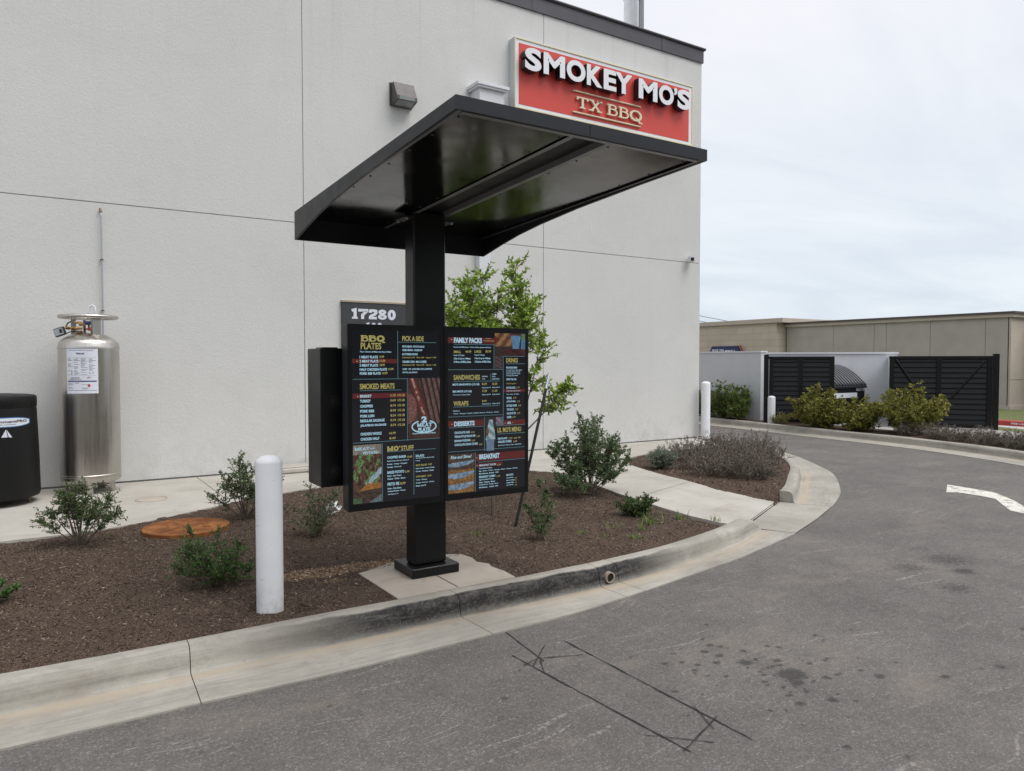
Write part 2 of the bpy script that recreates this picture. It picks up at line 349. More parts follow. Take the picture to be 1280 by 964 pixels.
# ------------------------------------------------------------------ mesh helpers
class MB:
    """collects geometry, builds ONE mesh object"""
    def __init__(s): s.v = []; s.f = []; s.mi = []; s.cur = 0; s.mats = []
    def mat(s, name):
        if name not in s.mats: s.mats.append(name)
        s.cur = s.mats.index(name); return s
    def add(s, vs, fs):
        o = len(s.v); s.v.extend([tuple(map(float, p)) for p in vs])
        for f in fs: s.f.append(tuple(i+o for i in f)); s.mi.append(s.cur)
        return s
    def box(s, x0, x1, y0, y1, z0, z1, bev=0.0):
        if bev <= 0:
            vs = [(x, y, z) for z in (z0, z1) for y in (y0, y1) for x in (x0, x1)]
            return s.add(vs, [(0,2,3,1), (4,5,7,6), (0,1,5,4), (2,6,7,3), (0,4,6,2), (1,3,7,5)])
        b = bev
        # chamfered box: octagonal-ish via three nested sets
        P = []
        for sx in (0, 1):
            for sy in (0, 1):
                for sz in (0, 1):
                    X = (x0, x1)[sx]; Y = (y0, y1)[sy]; Z = (z0, z1)[sz]
                    dx = b if sx == 0 else -b; dy = b if sy == 0 else -b; dz = b if sz == 0 else -b
                    P += [(X, Y+dy, Z+dz), (X+dx, Y, Z+dz), (X+dx, Y+dy, Z)]
        I = lambda sx, sy, sz, k: ((sx*2+sy)*2+sz)*3+k
        F = []
        F += [(I(0,0,0,0), I(0,0,1,0), I(0,1,1,0), I(0,1,0,0)), (I(1,0,0,0), I(1,1,0,0), I(1,1,1,0), I(1,0,1,0))]
        F += [(I(0,0,0,1), I(1,0,0,1), I(1,0,1,1), I(0,0,1,1)), (I(0,1,0,1), I(0,1,1,1), I(1,1,1,1), I(1,1,0,1))]
        F += [(I(0,0,0,2), I(0,1,0,2), I(1,1,0,2), I(1,0,0,2)), (I(0,0,1,2), I(1,0,1,2), I(1,1,1,2), I(0,1,1,2))]
        for a in (0, 1):
            for c in (0, 1):
                F.append((I(a,c,0,0), I(a,c,0,1), I(a,c,1,1), I(a,c,1,0)))
                F.append((I(a,0,c,0), I(a,0,c,2), I(a,1,c,2), I(a,1,c,0)))
                F.append((I(0,a,c,1), I(0,a,c,2), I(1,a,c,2), I(1,a,c,1)))
                for e in (0, 1): F.append((I(a,c,e,0), I(a,c,e,1), I(a,c,e,2)))
        return s.add(P, F)
    def obox(s, c, ax, ay, hx, hy, z0, z1):
        """oriented box: centre c(x,y), unit axes ax, ay, half sizes"""
        vs = []
        for z in (z0, z1):
            for sy in (-1, 1):
                for sx in (-1, 1):
                    vs.append((c[0]+ax[0]*hx*sx+ay[0]*hy*sy, c[1]+ax[1]*hx*sx+ay[1]*hy*sy, z))
        return s.add(vs, [(0,2,3,1), (4,5,7,6), (0,1,5,4), (2,6,7,3), (0,4,6,2), (1,3,7,5)])
    def tube(s, pts, rad, n=8, cap=True):
        pts = [Vector(p) for p in pts]
        if isinstance(rad, (int, float)): rad = [rad]*len(pts)
        vs = []; prev = None
        for i, p in enumerate(pts):
            d = (pts[min(i+1, len(pts)-1)] - pts[max(i-1, 0)])
            if d.length < 1e-9: d = Vector((0, 0, 1))
            d.normalize()
            if prev is None:
                a = d.cross(Vector((0, 0, 1)))
                if a.length < 1e-3: a = d.cross(Vector((1, 0, 0)))
            else:
                a = prev - d*prev.dot(d)
            a.normalize(); prev = a; b = d.cross(a)
            for k in range(n):
                t = 2*PI*k/n
                vs.append(p + (a*math.cos(t) + b*math.sin(t))*rad[i])
        fs = []
        for i in range(len(pts)-1):
            for k in range(n):
                k2 = (k+1) % n
                fs.append((i*n+k, i*n+k2, (i+1)*n+k2, (i+1)*n+k))
        if cap: fs += [tuple(range(n-1, -1, -1)), tuple((len(pts)-1)*n+k for k in range(n))]
        return s.add(vs, fs)
    def lathe(s, prof, c=(0, 0, 0), n=32, sx=1, sy=1):
        vs = []; fs = []
        for r, z in prof:
            for k in range(n):
                t = 2*PI*k/n
                vs.append((c[0]+r*math.cos(t)*sx, c[1]+r*math.sin(t)*sy, c[2]+z))
        m = len(prof)
        for i in range(m-1):
            for k in range(n):
                k2 = (k+1) % n
                fs.append((i*n+k, i*n+k2, (i+1)*n+k2, (i+1)*n+k))
        if prof[0][0] > 1e-6: fs.append(tuple(range(n-1, -1, -1)))
        if prof[-1][0] > 1e-6: fs.append(tuple((m-1)*n+k for k in range(n)))
        return s.add(vs, fs)
    def prism(s, poly, z0, z1):
        n = len(poly)
        vs = [(x, y, z0) for x, y in poly] + [(x, y, z1) for x, y in poly]
        return s.add(vs, [tuple(range(n-1, -1, -1)), tuple(range(n, 2*n))] + [(i, (i+1) % n, n+(i+1) % n, n+i) for i in range(n)])
    def build(s, name, mat=None, parent=None, smooth=False, loc=None):
        me = bpy.data.meshes.new(name); me.from_pydata(s.v, [], s.f)
        if s.mats:
            for m in s.mats: me.materials.append(M[m])
            me.polygons.foreach_set('material_index', s.mi)
        elif mat: me.materials.append(M[mat])
        if smooth is True: me.polygons.foreach_set('use_smooth', [True]*len(me.polygons))
        me.update()
        o = bpy.data.objects.new(name, me); COL.objects.link(o)
        if smooth == 'auto':
            me.polygons.foreach_set('use_smooth', [True]*len(me.polygons))
            try: me.set_sharp_from_angle(angle=R(35))
            except Exception: pass
        if parent is not None:
            o.parent = parent; o.matrix_parent_inverse = Matrix.Identity(4)
            # geometry is written in world space; shift into the parent's frame
            off = world_loc(parent)
            me.transform(Matrix.Translation(-off))
        elif loc is not None:
            o.location = loc; me.transform(Matrix.Translation(-Vector(loc)))
        return o
def build_each(mb, name, mat=None, parent=None, smooth=False):
    """one object for every loose piece collected in mb"""
    n = len(mb.v); p = list(range(n))
    def find(a):
        while p[a] != a: p[a] = p[p[a]]; a = p[a]
        return a
    for f in mb.f:
        for i in f[1:]: p[find(i)] = find(f[0])
    groups = {}
    for k, f in enumerate(mb.f): groups.setdefault(find(f[0]), []).append(k)
    out = []
    for ks in groups.values():
        q = MB(); q.mats = list(mb.mats); ids = {}
        for k in ks:
            g_ = []
            for i in mb.f[k]:
                if i not in ids: ids[i] = len(q.v); q.v.append(mb.v[i])
                g_.append(ids[i])
            q.f.append(tuple(g_)); q.mi.append(mb.mi[k])
        out.append(q.build(name, mat, parent, smooth))
    return out
def world_loc(o):
    v = Vector((0, 0, 0))
    while o is not None: v += Vector(o.location); o = o.parent
    return v
def empty(name, loc):
    o = bpy.data.objects.new(name, None); COL.objects.link(o); o.location = loc
    o.empty_display_size = 0.2; return o
def tag(o, label, cat, group=None):
    o['label'] = label; o['category'] = cat
    if group: o['group'] = group
    return o
def struct(o): o['kind'] = 'structure'; return o
def thing(name, loc, label, cat, group=None): return tag(empty(name, loc), label, cat, group)
def np_mesh(name, V, F, mat, parent=None):
    """V (n,3) array, F (m,k) array"""
    me = bpy.data.meshes.new(name)
    V = np.asarray(V, dtype=np.float32); F = np.asarray(F, dtype=np.int32)
    if parent is not None: V = V - np.array(world_loc(parent), dtype=np.float32)
    k = F.shape[1]
    me.vertices.add(len(V)); me.vertices.foreach_set('co', V.ravel())
    me.loops.add(F.size); me.loops.foreach_set('vertex_index', F.ravel())
    me.polygons.add(len(F)); me.polygons.foreach_set('loop_start', np.arange(0, F.size, k, dtype=np.int32))
    me.polygons.foreach_set('loop_total', np.full(len(F), k, dtype=np.int32))
    me.update(calc_edges=True); me.validate()
    me.materials.append(M[mat])
    o = bpy.data.objects.new(name, me); COL.objects.link(o)
    if parent is not None: o.parent = parent
    return o

# ------------------------------------------------------------------ text
_tc = {}
def text_geo(txt, bold=0.0, shear=0.0, res=3):
    key = (txt, bold, shear)
    if key in _tc: return _tc[key]
    cu = bpy.data.curves.new('t', 'FONT'); cu.body = txt; cu.size = 1; cu.offset = bold; cu.shear = shear; cu.resolution_u = res
    ob = bpy.data.objects.new('t', cu); COL.objects.link(ob)
    dg = bpy.context.evaluated_depsgraph_get(); dg.update()
    me = bpy.data.meshes.new_from_object(ob.evaluated_get(dg))
    vs = [tuple(v.co) for v in me.vertices]; fs = [tuple(p.vertices) for p in me.polygons]
    bpy.data.objects.remove(ob); bpy.data.curves.remove(cu); bpy.data.meshes.remove(me)
    x0 = min(v[0] for v in vs); x1 = max(v[0] for v in vs); y0 = min(v[1] for v in vs); y1 = max(v[1] for v in vs)
    vs = [((v[0]-x0)/max(1e-6, x1-x0), (v[1]-y0)/max(1e-6, y1-y0)) for v in vs]
    _tc[key] = (vs, fs, (x1-x0)/max(1e-6, y1-y0)); return _tc[key]

def ellipse(cx, cy, rx, ry, n=24, a0=0, a1=2*PI, closed=True):
    k = n if closed else n+1
    return [(cx+rx*math.cos(a0+(a1-a0)*i/n), cy+ry*math.sin(a0+(a1-a0)*i/n)) for i in range(k)]
def ribbon(pts, w, closed=False):
    """flat mitred ribbon along a 2D polyline"""
    n = len(pts); L = []; Rr = []
    for i in range(n):
        p = Vector(pts[i])
        a = Vector(pts[i-1]) if (i > 0 or closed) else None
        b = Vector(pts[(i+1) % n]) if (i < n-1 or closed) else None
        d1 = (p-a).normalized() if a is not None else (b-p).normalized()
        d2 = (b-p).normalized() if b is not None else d1
        n1 = Vector((-d1.y, d1.x)); n2 = Vector((-d2.y, d2.x)); m = (n1+n2)
        if m.length < 1e-6: m = n1.copy()
        m.normalize(); k = w/2/max(0.4, m.dot(n1))
        L.append(p+m*k); Rr.append(p-m*k)
    vs = [tuple(p) for p in L]+[tuple(p) for p in Rr]
    fs = [(i, n+i, n+(i+1) % n, (i+1) % n) for i in range(n if closed else n-1)]
    return vs, fs
def slab_glyph(ch, t):
    """strokes of a slab-serif capital in a unit-high box -> (width, [(pts, w, closed)])"""
    s = []; st = t*0.72; h = t/2
    def serif(x, y, half=0.17): s.append(([(x-half, y), (x+half, y)], st, False))
    lo, hi = st/2, 1-st/2
    if ch == 'B':
        s.append(([(0.17, 0.02), (0.17, 0.98)], t, False))
        s.append(([(0.0, hi), (0.45, hi)] + ellipse(0.45, 0.76, 0.22, hi-0.76, 8, PI/2, -PI/2, False)[1:] + [(0.15, 0.76*2-hi)], st, False))
        m = 0.76*2-hi
        s.append(([(0.15, m), (0.50, m)] + ellipse(0.50, (m+lo)/2, 0.26, (m-lo)/2, 8, PI/2, -PI/2, False)[1:] + [(0.0, lo)], st, False)); return 0.82, s
    if ch in 'QO0':
        w = 0.92 if ch != '0' else 0.70
        s.append((ellipse(w/2, 0.5, w/2-h, 0.5-h*0.8, 24), t, True))
        if ch == 'Q': s.append(([(w*0.5, 0.30), (w*0.72, 0.10), (w*0.80, -0.10), (w*1.05, -0.10)], st, False))
        return w+0.02, s
    if ch == 'T':
        s.append(([(0, hi), (0.8, hi)], st, False)); s.append(([(0.04, 1.0), (0.04, 0.74)], st, False)); s.append(([(0.76, 1.0), (0.76, 0.74)], st, False))
        s.append(([(0.4, 0), (0.4, 1)], t, False)); serif(0.4, lo, 0.2); return 0.8, s
    if ch == 'X':
        s.append(([(0.14, 0), (0.72, 1)], t*0.85, False)); s.append(([(0.14, 1), (0.72, 0)], t*0.85, False))
        for x in (0.14, 0.72): serif(x, lo); serif(x, hi)
        return 0.88, s
    if ch == 'M':
        s.append(([(0.18, 0), (0.18, 1)], t, False)); s.append(([(0.90, 0), (0.90, 1)], t, False))
        s.append(([(0.14, 1), (0.54, 0.2), (0.94, 1)], t*0.8, False))
        for x in (0.18, 0.90): serif(x, lo, 0.18)
        serif(0.1, hi, 0.1); serif(0.98, hi, 0.1); return 1.08, s
    if ch == 'E':
        s.append(([(0.18, 0), (0.18, 1)], t, False))
        for y, x1 in ((lo, 0.72), (0.5, 0.56), (hi, 0.70)): s.append(([(0.0 if y != 0.5 else 0.18, y), (x1, y)], st, False))
        s.append(([(0.70, 0), (0.70, 0.26)], st, False)); s.append(([(0.68, 0.74), (0.68, 1)], st, False)); return 0.78, s
    if ch == 'A':
        s.append(([(0.14, 0), (0.46, 1), (0.80, 0)], t*0.85, False)); s.append(([(0.26, 0.34), (0.68, 0.34)], st, False)); serif(0.14, lo, 0.15); serif(0.80, lo, 0.15); return 0.94, s
    if ch == "'":
        s.append(([(0.12, 1), (0.10, 0.66)], t*0.8, False)); return 0.24, s
    if ch == '1':
        s.append(([(0.06, 0.80), (0.34, hi), (0.34, 0)], t, False)); serif(0.32, lo, 0.24); return 0.60, s
    if ch == '7':
        s.append(([(0.05, 0.72), (0.05, 1-h), (0.62, 1-h), (0.62, 0.78), (0.28, 0.40), (0.28, 0)], t, False)); return 0.72, s
    if ch == '2':
        s.append(([(h, 0.64), (h, 0.84), (0.24, 1-h), (0.44, 1-h), (0.60, 0.84), (0.60, 0.62), (0.50, 0.50), (0.22, 0.34), (h, 0.22), (h, h)], t, False)); s.append(([(0.0, h), (0.68, h)], t, False)); return 0.72, s
    if ch == '8':
        s.append((ellipse(0.36, 0.745, 0.23, 0.255-h*0.8, 20), t*0.85, True)); s.append((ellipse(0.36, 0.27, 0.27, 0.27-h*0.8, 20), t*0.85, True)); return 0.74, s
    return 0.35, s
def slab_word(word, t=0.2, gap=0.10):
    out = []; x = 0
    for ch in word:
        w, st = slab_glyph(ch, t)
        for pts, wd, cl in st: out.append(([(p[0]+x, p[1]) for p in pts], wd, cl))
        x += w+gap
    return x-gap, out
def put_slab(mb, word, plane, x0, z0, wid, hgt, t=0.2, lift=0.0, gap=0.10):
    """plane(x, z, d) -> 3D, letters drawn x right z up, d = outward lift"""
    W, st = slab_word(word, t, gap)
    for k, (pts, wd, cl) in enumerate(st):
        vs, fs = ribbon([(p[0]*hgt*1.0, p[1]*hgt) for p in pts], wd*hgt, cl)
        sx = wid/(W*hgt)
        mb.add([plane(x0+a*sx, z0+b, lift+0.00018*(k % 5)) for a, b in vs], [tuple(reversed(f)) for f in fs] if False else fs)
def put_text(mb, txt, plane, x0, z0, wid, hgt, bold=0.012, shear=0, lift=0.0):
    vs, fs, asp = text_geo(txt, bold, shear)
    mb.add([plane(x0+a*wid, z0+b*hgt, lift) for a, b in vs], fs)
def extruded_text(mb, txt, x0, z0, wid, hgt, yb, yf, bold, face, side):
    """solid letters between y=yb (back) and y=yf (front, nearer the road)"""
    vs, fs, asp = text_geo(txt, bold, 0, 6)
    n = len(vs)
    P = [(x0+a*wid, yf, z0+b*hgt) for a, b in vs]
    Q = [(x0+a*wid, yb, z0+b*hgt) for a, b in vs]
    mb.mat(face); mb.add(P, fs)
    from collections import Counter
    cnt = Counter()
    for f in fs:
        for i in range(len(f)):
            a, b = f[i], f[(i+1) % len(f)]; cnt[(min(a, b), max(a, b))] += 1
    edges = [e for e, c in cnt.items() if c == 1]
    mb.mat(side); mb.add(P+Q, [(a, b, n+b, n+a) for a, b in edges])

def picture(name, parent, plane, x0, z0, x1, z1, nx, nz, fn, lift):
    """a printed / displayed picture: grid with one colour per cell"""
    V = []; F = []; C = []
    for j in range(nz+1):
        for i in range(nx+1):
            V.append(plane(x0+(x1-x0)*i/nx, z0+(z1-z0)*j/nz, lift))
    for j in range(nz):
        for i in range(nx):
            a = j*(nx+1)+i; F.append((a, a+1, a+nx+2, a+nx+1)); cc = fn((i+.5)/nx, (j+.5)/nz); gr = sum(cc)/3; C.append(tuple((v*.82+gr*.18)*.92*(.86+.28*PN[(i*7) % 128, (j*5) % 128]) for v in cc))
    me = bpy.data.meshes.new(name); off = world_loc(parent)
    me.from_pydata([tuple(Vector(p)-off) for p in V], [], F)
    at = me.color_attributes.new('pic', 'FLOAT_COLOR', 'CORNER')
    arr = np.ones((len(F)*4, 4), dtype=np.float32)
    arr[:, :3] = np.repeat(np.array([lin(c) for c in C], dtype=np.float32), 4, axis=0)
    at.data.foreach_set('color', arr.ravel())
    me.materials.append(M['screen_picture'])
    o = bpy.data.objects.new(name, me); COL.objects.link(o); o.parent = parent; return o

# ------------------------------------------------------------------ plants
def leaves(P, D, size, width=0.42, up=0.5):
    """rhombic folded leaves at points P growing along D"""
    n = len(P); P = np.asarray(P); D = np.asarray(D)
    D = D/np.maximum(1e-6, np.linalg.norm(D, axis=1, keepdims=True))
    s = size*rng.uniform(0.6, 1.25, n)[:, None]
    Rn = rng.normal(size=(n, 3)); Rn[:, 2] += up
    S = np.cross(D, Rn); S /= np.maximum(1e-6, np.linalg.norm(S, axis=1, keepdims=True))
    N = np.cross(S, D)
    V = np.stack([P, P+D*s*0.5+S*s*width*0.5+N*s*0.08, P+D*s, P+D*s*0.5-S*s*width*0.5+N*s*0.08], axis=1).reshape(-1, 3)
    F = np.arange(4*n).reshape(n, 4)
    return V, F
def bez(a, b, c, n):
    return [a*(1-t)**2 + b*2*t*(1-t) + c*t*t for t in np.linspace(0, 1, n)]
def shrub(name, loc, w, d, h, label, cat='bush', group=None, leaf='leaf_dark', bark='bark', stems=9, twigs=9, per=14, lsize=0.022, lwidth=0.5,
          targets=None, base_r=0.008, start=0.3, twig_len=0.25, spread=0.04, lean=(0, 0), lowfill=0.0, seed=1, upb=0.5, trunk=None):
    global rng
    rng = np.random.default_rng(seed)
    t = thing(name, loc, label, cat, group)
    L = np.array(loc, float); sm = MB(); LP = []; LD = []
    if targets is None:
        targets = []
        for i in range(stems):
            a = 2*PI*(i+rng.uniform(-.3, .3))/stems; r = math.sqrt(rng.uniform(0.02, 1))
            zz = h*(1-0.45*r*r)*rng.uniform(0.72, 1.0)
            if rng.uniform() < lowfill: zz *= 0.5
            targets.append((w/2*r*math.cos(a)+lean[0], d/2*r*math.sin(a)+lean[1], zz))
    for (tx, ty, tz) in targets:
        st = L + np.array([rng.uniform(-.1, .1)*w*0.3, rng.uniform(-.1, .1)*d*0.3, 0])
        en = L + np.array([tx, ty, tz])
        if trunk: st = L + np.array([0, 0, trunk*rng.uniform(0.5, 1.0)])
        mid = st*0.5+en*0.5 + np.array([tx*0.12, ty*0.12, -0.0]) + rng.normal(size=3)*0.03*h
        pts = bez(st, mid, en, 8)
        sm.tube(pts, [base_r*(1-0.8*k/7) for k in range(8)], 5, False)
        for k in range(int(twigs*1.6)):
            u = rng.uniform(start, 1.0); q = np.array(bez(st, mid, en, 2)[0])*(1-u)**2+mid*2*u*(1-u)+en*u*u
            dr = rng.normal(size=3)*np.array([1, 1, 0.5]) + np.array([tx/w*1.2, ty/d*1.2, 0.75])
            dr /= np.linalg.norm(dr)
            ln = twig_len*h*rng.uniform(0.45, 1.1)*(1.15-0.55*u)
            if q[2] < loc[2]+0.02: continue
            e2 = q+dr*ln
            e2[2] = max(e2[2], loc[2]+0.02)
            sm.tube([q, (q+e2)/2+rng.normal(size=3)*0.01, e2], [base_r*0.35, base_r*0.28, base_r*0.15], 4, False)
            us = rng.uniform(0.15, 1.05, int(per*1.5))
            for uu in us:
                LP.append(q+(e2-q)*uu+rng.normal(size=3)*spread*0.25*h**0.5*0.35)
                v = rng.normal(size=3); v = v/np.linalg.norm(v)
                LD.append(dr*0.6+v*0.9)
    if trunk: sm.tube([L, L+np.array([0.01, 0, trunk])], [base_r*1.6, base_r*1.2], 8, False)
    LP = np.array(LP); LD = np.array(LD); lsize = lsize*1.12
    LP[:, 2] = np.maximum(LP[:, 2], loc[2]+0.01)
    V, F = leaves(LP, LD, lsize, lwidth, upb)
    np_mesh('foliage', V, F, leaf, t)
    sm.build('stems' if not trunk else 'trunk', bark, t)
    return t
def twiggy(name, loc, w, d, h, label, cat, group, seed, n=90, green=0.1, leaf='leaf_brown', lsize=0.025):
    """wintering perennial: many thin wiry stems with small dry leaves"""
    global rng
    rng = np.random.default_rng(seed)
    t = thing(name, loc, label, cat, group); L = np.array(loc, float); sm = MB(); P = []; D = []
    for i in range(n):
        a = rng.uniform(0, 2*PI); r = math.sqrt(rng.uniform(0, 1))
        st = L+np.array([w*0.25*r*math.cos(a), d*0.25*r*math.sin(a), 0])
        en = L+np.array([w*0.5*r*math.cos(a+.2), d*0.5*r*math.sin(a+.2), h*rng.uniform(0.45, 1.0)*(1-0.35*r)])
        md = (st+en)/2+rng.normal(size=3)*0.05*h
        pts = bez(st, md, en, 5)
        sm.tube(pts, [0.0038, 0.0032, 0.003, 0.0024, 0.0014], 3, False)
        for k in range(5):
            u = rng.uniform(0.25, 1); q = st*(1-u)**2+md*2*u*(1-u)+en*u*u
            dr = rng.normal(size=3)+np.array([0, 0, 0.8]); dr /= np.linalg.norm(dr)
            e2 = q+dr*h*rng.uniform(0.08, 0.24)
            sm.tube([q, e2], [0.002, 0.001], 3, False)
            for uu in rng.uniform(0.1, 1.1, 9):
                P.append(q+(e2-q)*uu); D.append(rng.normal(size=3)+np.array([0, 0, .3]))
    V, F = leaves(np.array(P), np.array(D), lsize, 0.35)
    np_mesh('foliage', V, F, leaf, t)
    sm.build('stems', 'twig_grey', t)
    if green > 0:
        k = int(500*green*10); P = []; D = []
        for i in range(k):
            a = rng.uniform(0, 2*PI); r = rng.uniform(0, 1)
            P.append(L+np.array([w*0.3*r*math.cos(a)+w*.1, d*0.3*r*math.sin(a), h*rng.uniform(0.05, 0.45)])); D.append(rng.normal(size=3)+np.array([0, 0, .8]))
        V, F = leaves(np.array(P), np.array(D), 0.022, 0.45); np_mesh('new_growth', V, F, 'leaf_green', t)
    return t
def tuft(name, loc, h, n, label, cat, group, seed, spread=0.06, w=0.006):
    global rng
    rng = np.random.default_rng(seed); V = []; F = []
    for i in range(n):
        a = rng.uniform(0, 2*PI); b = np.array(loc)+np.array([rng.normal()*spread*.5, rng.normal()*spread*.5, 0])
        out = np.array([math.cos(a), math.sin(a), 0]); hh = h*rng.uniform(0.4, 1.0); k = rng.uniform(0.2, 0.9)
        sd = np.array([-math.sin(a), math.cos(a), 0])*w*rng.uniform(.6, 1.3)
        o = len(V); m = 4
        for j in range(m+1):
            u = j/m; p = b+out*hh*k*u*u+np.array([0, 0, hh*(u-0.35*k*u*u)]); ww = sd*(1-u*0.9)
            V += [p-ww, p+ww]
        for j in range(m): F.append((o+2*j, o+2*j+1, o+2*j+3, o+2*j+2))
    o = np_mesh(name, np.array(V)-np.array(loc), F, 'grass_blade'); o.location = loc
    return tag(o, label, cat, group)

# ================================================================== SETTING
Z = 0.15
def grid_mesh(name, x0, x1, y0, y1, nx, ny, zf, mat, keep=None, attrs=None):
    xs = np.linspace(x0, x1, nx+1); ys = np.linspace(y0, y1, ny+1)
    X, Y = np.meshgrid(xs, ys); Zz = zf(X, Y)
    V = np.stack([X.ravel(), Y.ravel(), np.broadcast_to(Zz, X.shape).ravel()], axis=1)
    i, j = np.meshgrid(np.arange(nx), np.arange(ny)); a = (j*(nx+1)+i).ravel()
    F = np.stack([a, a+1, a+nx+2, a+nx+1], axis=1)
    if keep is not None:
        c = V[F].mean(axis=1); F = F[keep(c[:, 0], c[:, 1])]
    o = np_mesh(name, V, F, mat)
    o.data.polygons.foreach_set('use_smooth', [True]*len(o.data.polygons))
    if attrs:
        for k, f in attrs.items():
            at = o.data.attributes.new(k, 'FLOAT', 'POINT')
            at.data.foreach_set('value', f(X, Y).ravel().astype(np.float32)[:len(o.data.vertices)])
    return struct(o)
def vnoise(X, Y, s, seed=0):
    """cheap smooth value noise on arrays"""
    g = np.random.default_rng(seed).uniform(-1, 1, (97, 97))
    x = X*s; y = Y*s; xi = np.floor(x).astype(int); yi = np.floor(y).astype(int); fx = x-xi; fy = y-yi
    fx = fx*fx*(3-2*fx); fy = fy*fy*(3-2*fy)
    G = lambda a, b: g[a % 97, b % 97]
    return (G(xi, yi)*(1-fx)+G(xi+1, yi)*fx)*(1-fy)+(G(xi, yi+1)*(1-fx)+G(xi+1, yi+1)*fx)*fy

struct(MB().add([(-300, -300, -0.03), (400, -300, -0.03), (400, 400, -0.03), (-300, 400, -0.03)], [(0, 1, 2, 3)]).build('ground', 'dry_ground'))

STAINS = [(3.42, 2.83, .05, 1), (3.51, 2.58, .085, 1.2), (3.44, 2.50, .05, 1), (3.48, 2.72, .10, 0.55), (3.37, 2.98, .035, 1), (3.34, 3.07, .03, 1), (3.45, 3.12, .03, .9), (3.28, 2.92, .03, .9),
          (3.42, 2.27, .04, .9), (3.24, 2.33, .03, 1), (3.01, 3.07, .03, .9), (3.3, 2.6, .03, .8), (3.6, 2.75, .035, .9), (3.72, 2.62, .03, .8), (3.55, 2.95, .03, .9),
          (6.71, 3.35, .32, .65), (5.93, 2.9, .22, .6), (6.19, 3.39, .25, .6), (6.45, 3.1, .12, .8), (5.6, 3.1, .3, .42), (4.9, 2.9, .3, .38), (6.9, 3.7, .2, .5), (5.3, 3.4, .2, .35),
          (2.0, 3.2, .03, .8), (2.6, 2.7, .05, .5), (2.1, 2.1, .03, .9), (3.9, 2.3, .05, .8), (4.2, 2.1, .04, .8), (3.05, 1.95, .03, .8), (3.2, 1.75, .03, .7), (1.2, 3.6, .03, .6), (7.6, 4.4, .3, .4), (4.3, 3.7, .05, .5),
          (2.62, 3.02, .22, .22), (4.6, 2.0, .05, .8), (5.4, 2.2, .06, .7), (2.45, 1.9, .03, .8)]
def stainf(X, Y):
    S = np.zeros_like(X)
    for k, (x, y, r, a) in enumerate(STAINS):
        dx = X-x; dy = Y-y; d2 = (dx*0.9+dy*0.25)**2+(dy*1.15-dx*0.2)**2
        S = np.maximum(S, a*np.exp(-d2/(r*r)*0.9))
    rr = np.random.default_rng(5)
    for k in range(70):
        x = 3.5+rr.normal()*0.35; y = 2.7+rr.normal()*0.28; r = rr.uniform(.008, .022)
        S = np.maximum(S, .95*np.exp(-((X-x)**2*0.6+(Y-y)**2)/(r*r)))
    for k in range(60):
        x = rr.uniform(.5, 8.8); y = rr.uniform(1.2, 4.6); r = rr.uniform(.008, .02)
        S = np.maximum(S, .8*np.exp(-((X-x)**2+(Y-y)**2)/(r*r)))
    return S
NX0, NX1, NY0, NY1 = 0.0, 9.0, 1.0, 5.0
grid_mesh('road', NX0, NX1, NY0, NY1, 600, 266, lambda X, Y: 0*X, 'asphalt', attrs={'stain': stainf})
rd = MB()
for (a, b, c, d) in ((-45, NX0, -30, 40), (NX1, 45, -30, 40), (NX0, NX1, -30, NY0), (NX0, NX1, NY1, 40)):
    rd.add([(a, c, 0), (b, c, 0), (b, d, 0), (a, d, 0)], [(0, 1, 2, 3)])
struct(rd.build('road', 'asphalt'))

# --- kerb sweeps: B = back of kerb (planter side), A = gutter edge on the asphalt
def resample(B, A, step=0.06):
    B = [Vector(p) for p in B]; A = [Vector(p) for p in A]; n = 400
    def smooth(P, ts):
        cum = [0]
        for i in range(1, len(P)): cum.append(cum[-1]+(P[i]-P[i-1]).length)
        out = []
        for t in ts:
            x = t*cum[-1]; i = 0
            while i < len(P)-2 and cum[i+1] < x: i += 1
            u = (x-cum[i])/(cum[i+1]-cum[i]); p0 = P[max(0, i-1)]; p1 = P[i]; p2 = P[i+1]; p3 = P[min(len(P)-1, i+2)]
            # centripetal-ish catmull with limited tangents
            m1 = (p2-p0)*0.5; m2 = (p3-p1)*0.5; L = (p2-p1).length
            if m1.length > 1e-6: m1 = m1.normalized()*L
            if m2.length > 1e-6: m2 = m2.normalized()*L
            out.append(p1*(2*u**3-3*u**2+1)+m1*(u**3-2*u**2+u)+p2*(-2*u**3+3*u**2)+m2*(u**3-u**2))
        return out, cum[-1]
    _, LB = smooth(B, [0]); N = max(4, int(LB/step)); ts = [i/N for i in range(N+1)]
    return smooth(B, ts)[0], smooth(A, ts)[0], LB
PROF = [(0.0, 0.0), (0.0, 0.149), (0.012, 0.155), (0.08, 0.157), (0.115, 0.152), (0.138, 0.139), (0.150, 0.118), (0.157, 0.070), (0.164, 0.028), (0.176, 0.016), (0.205, 0.012)]
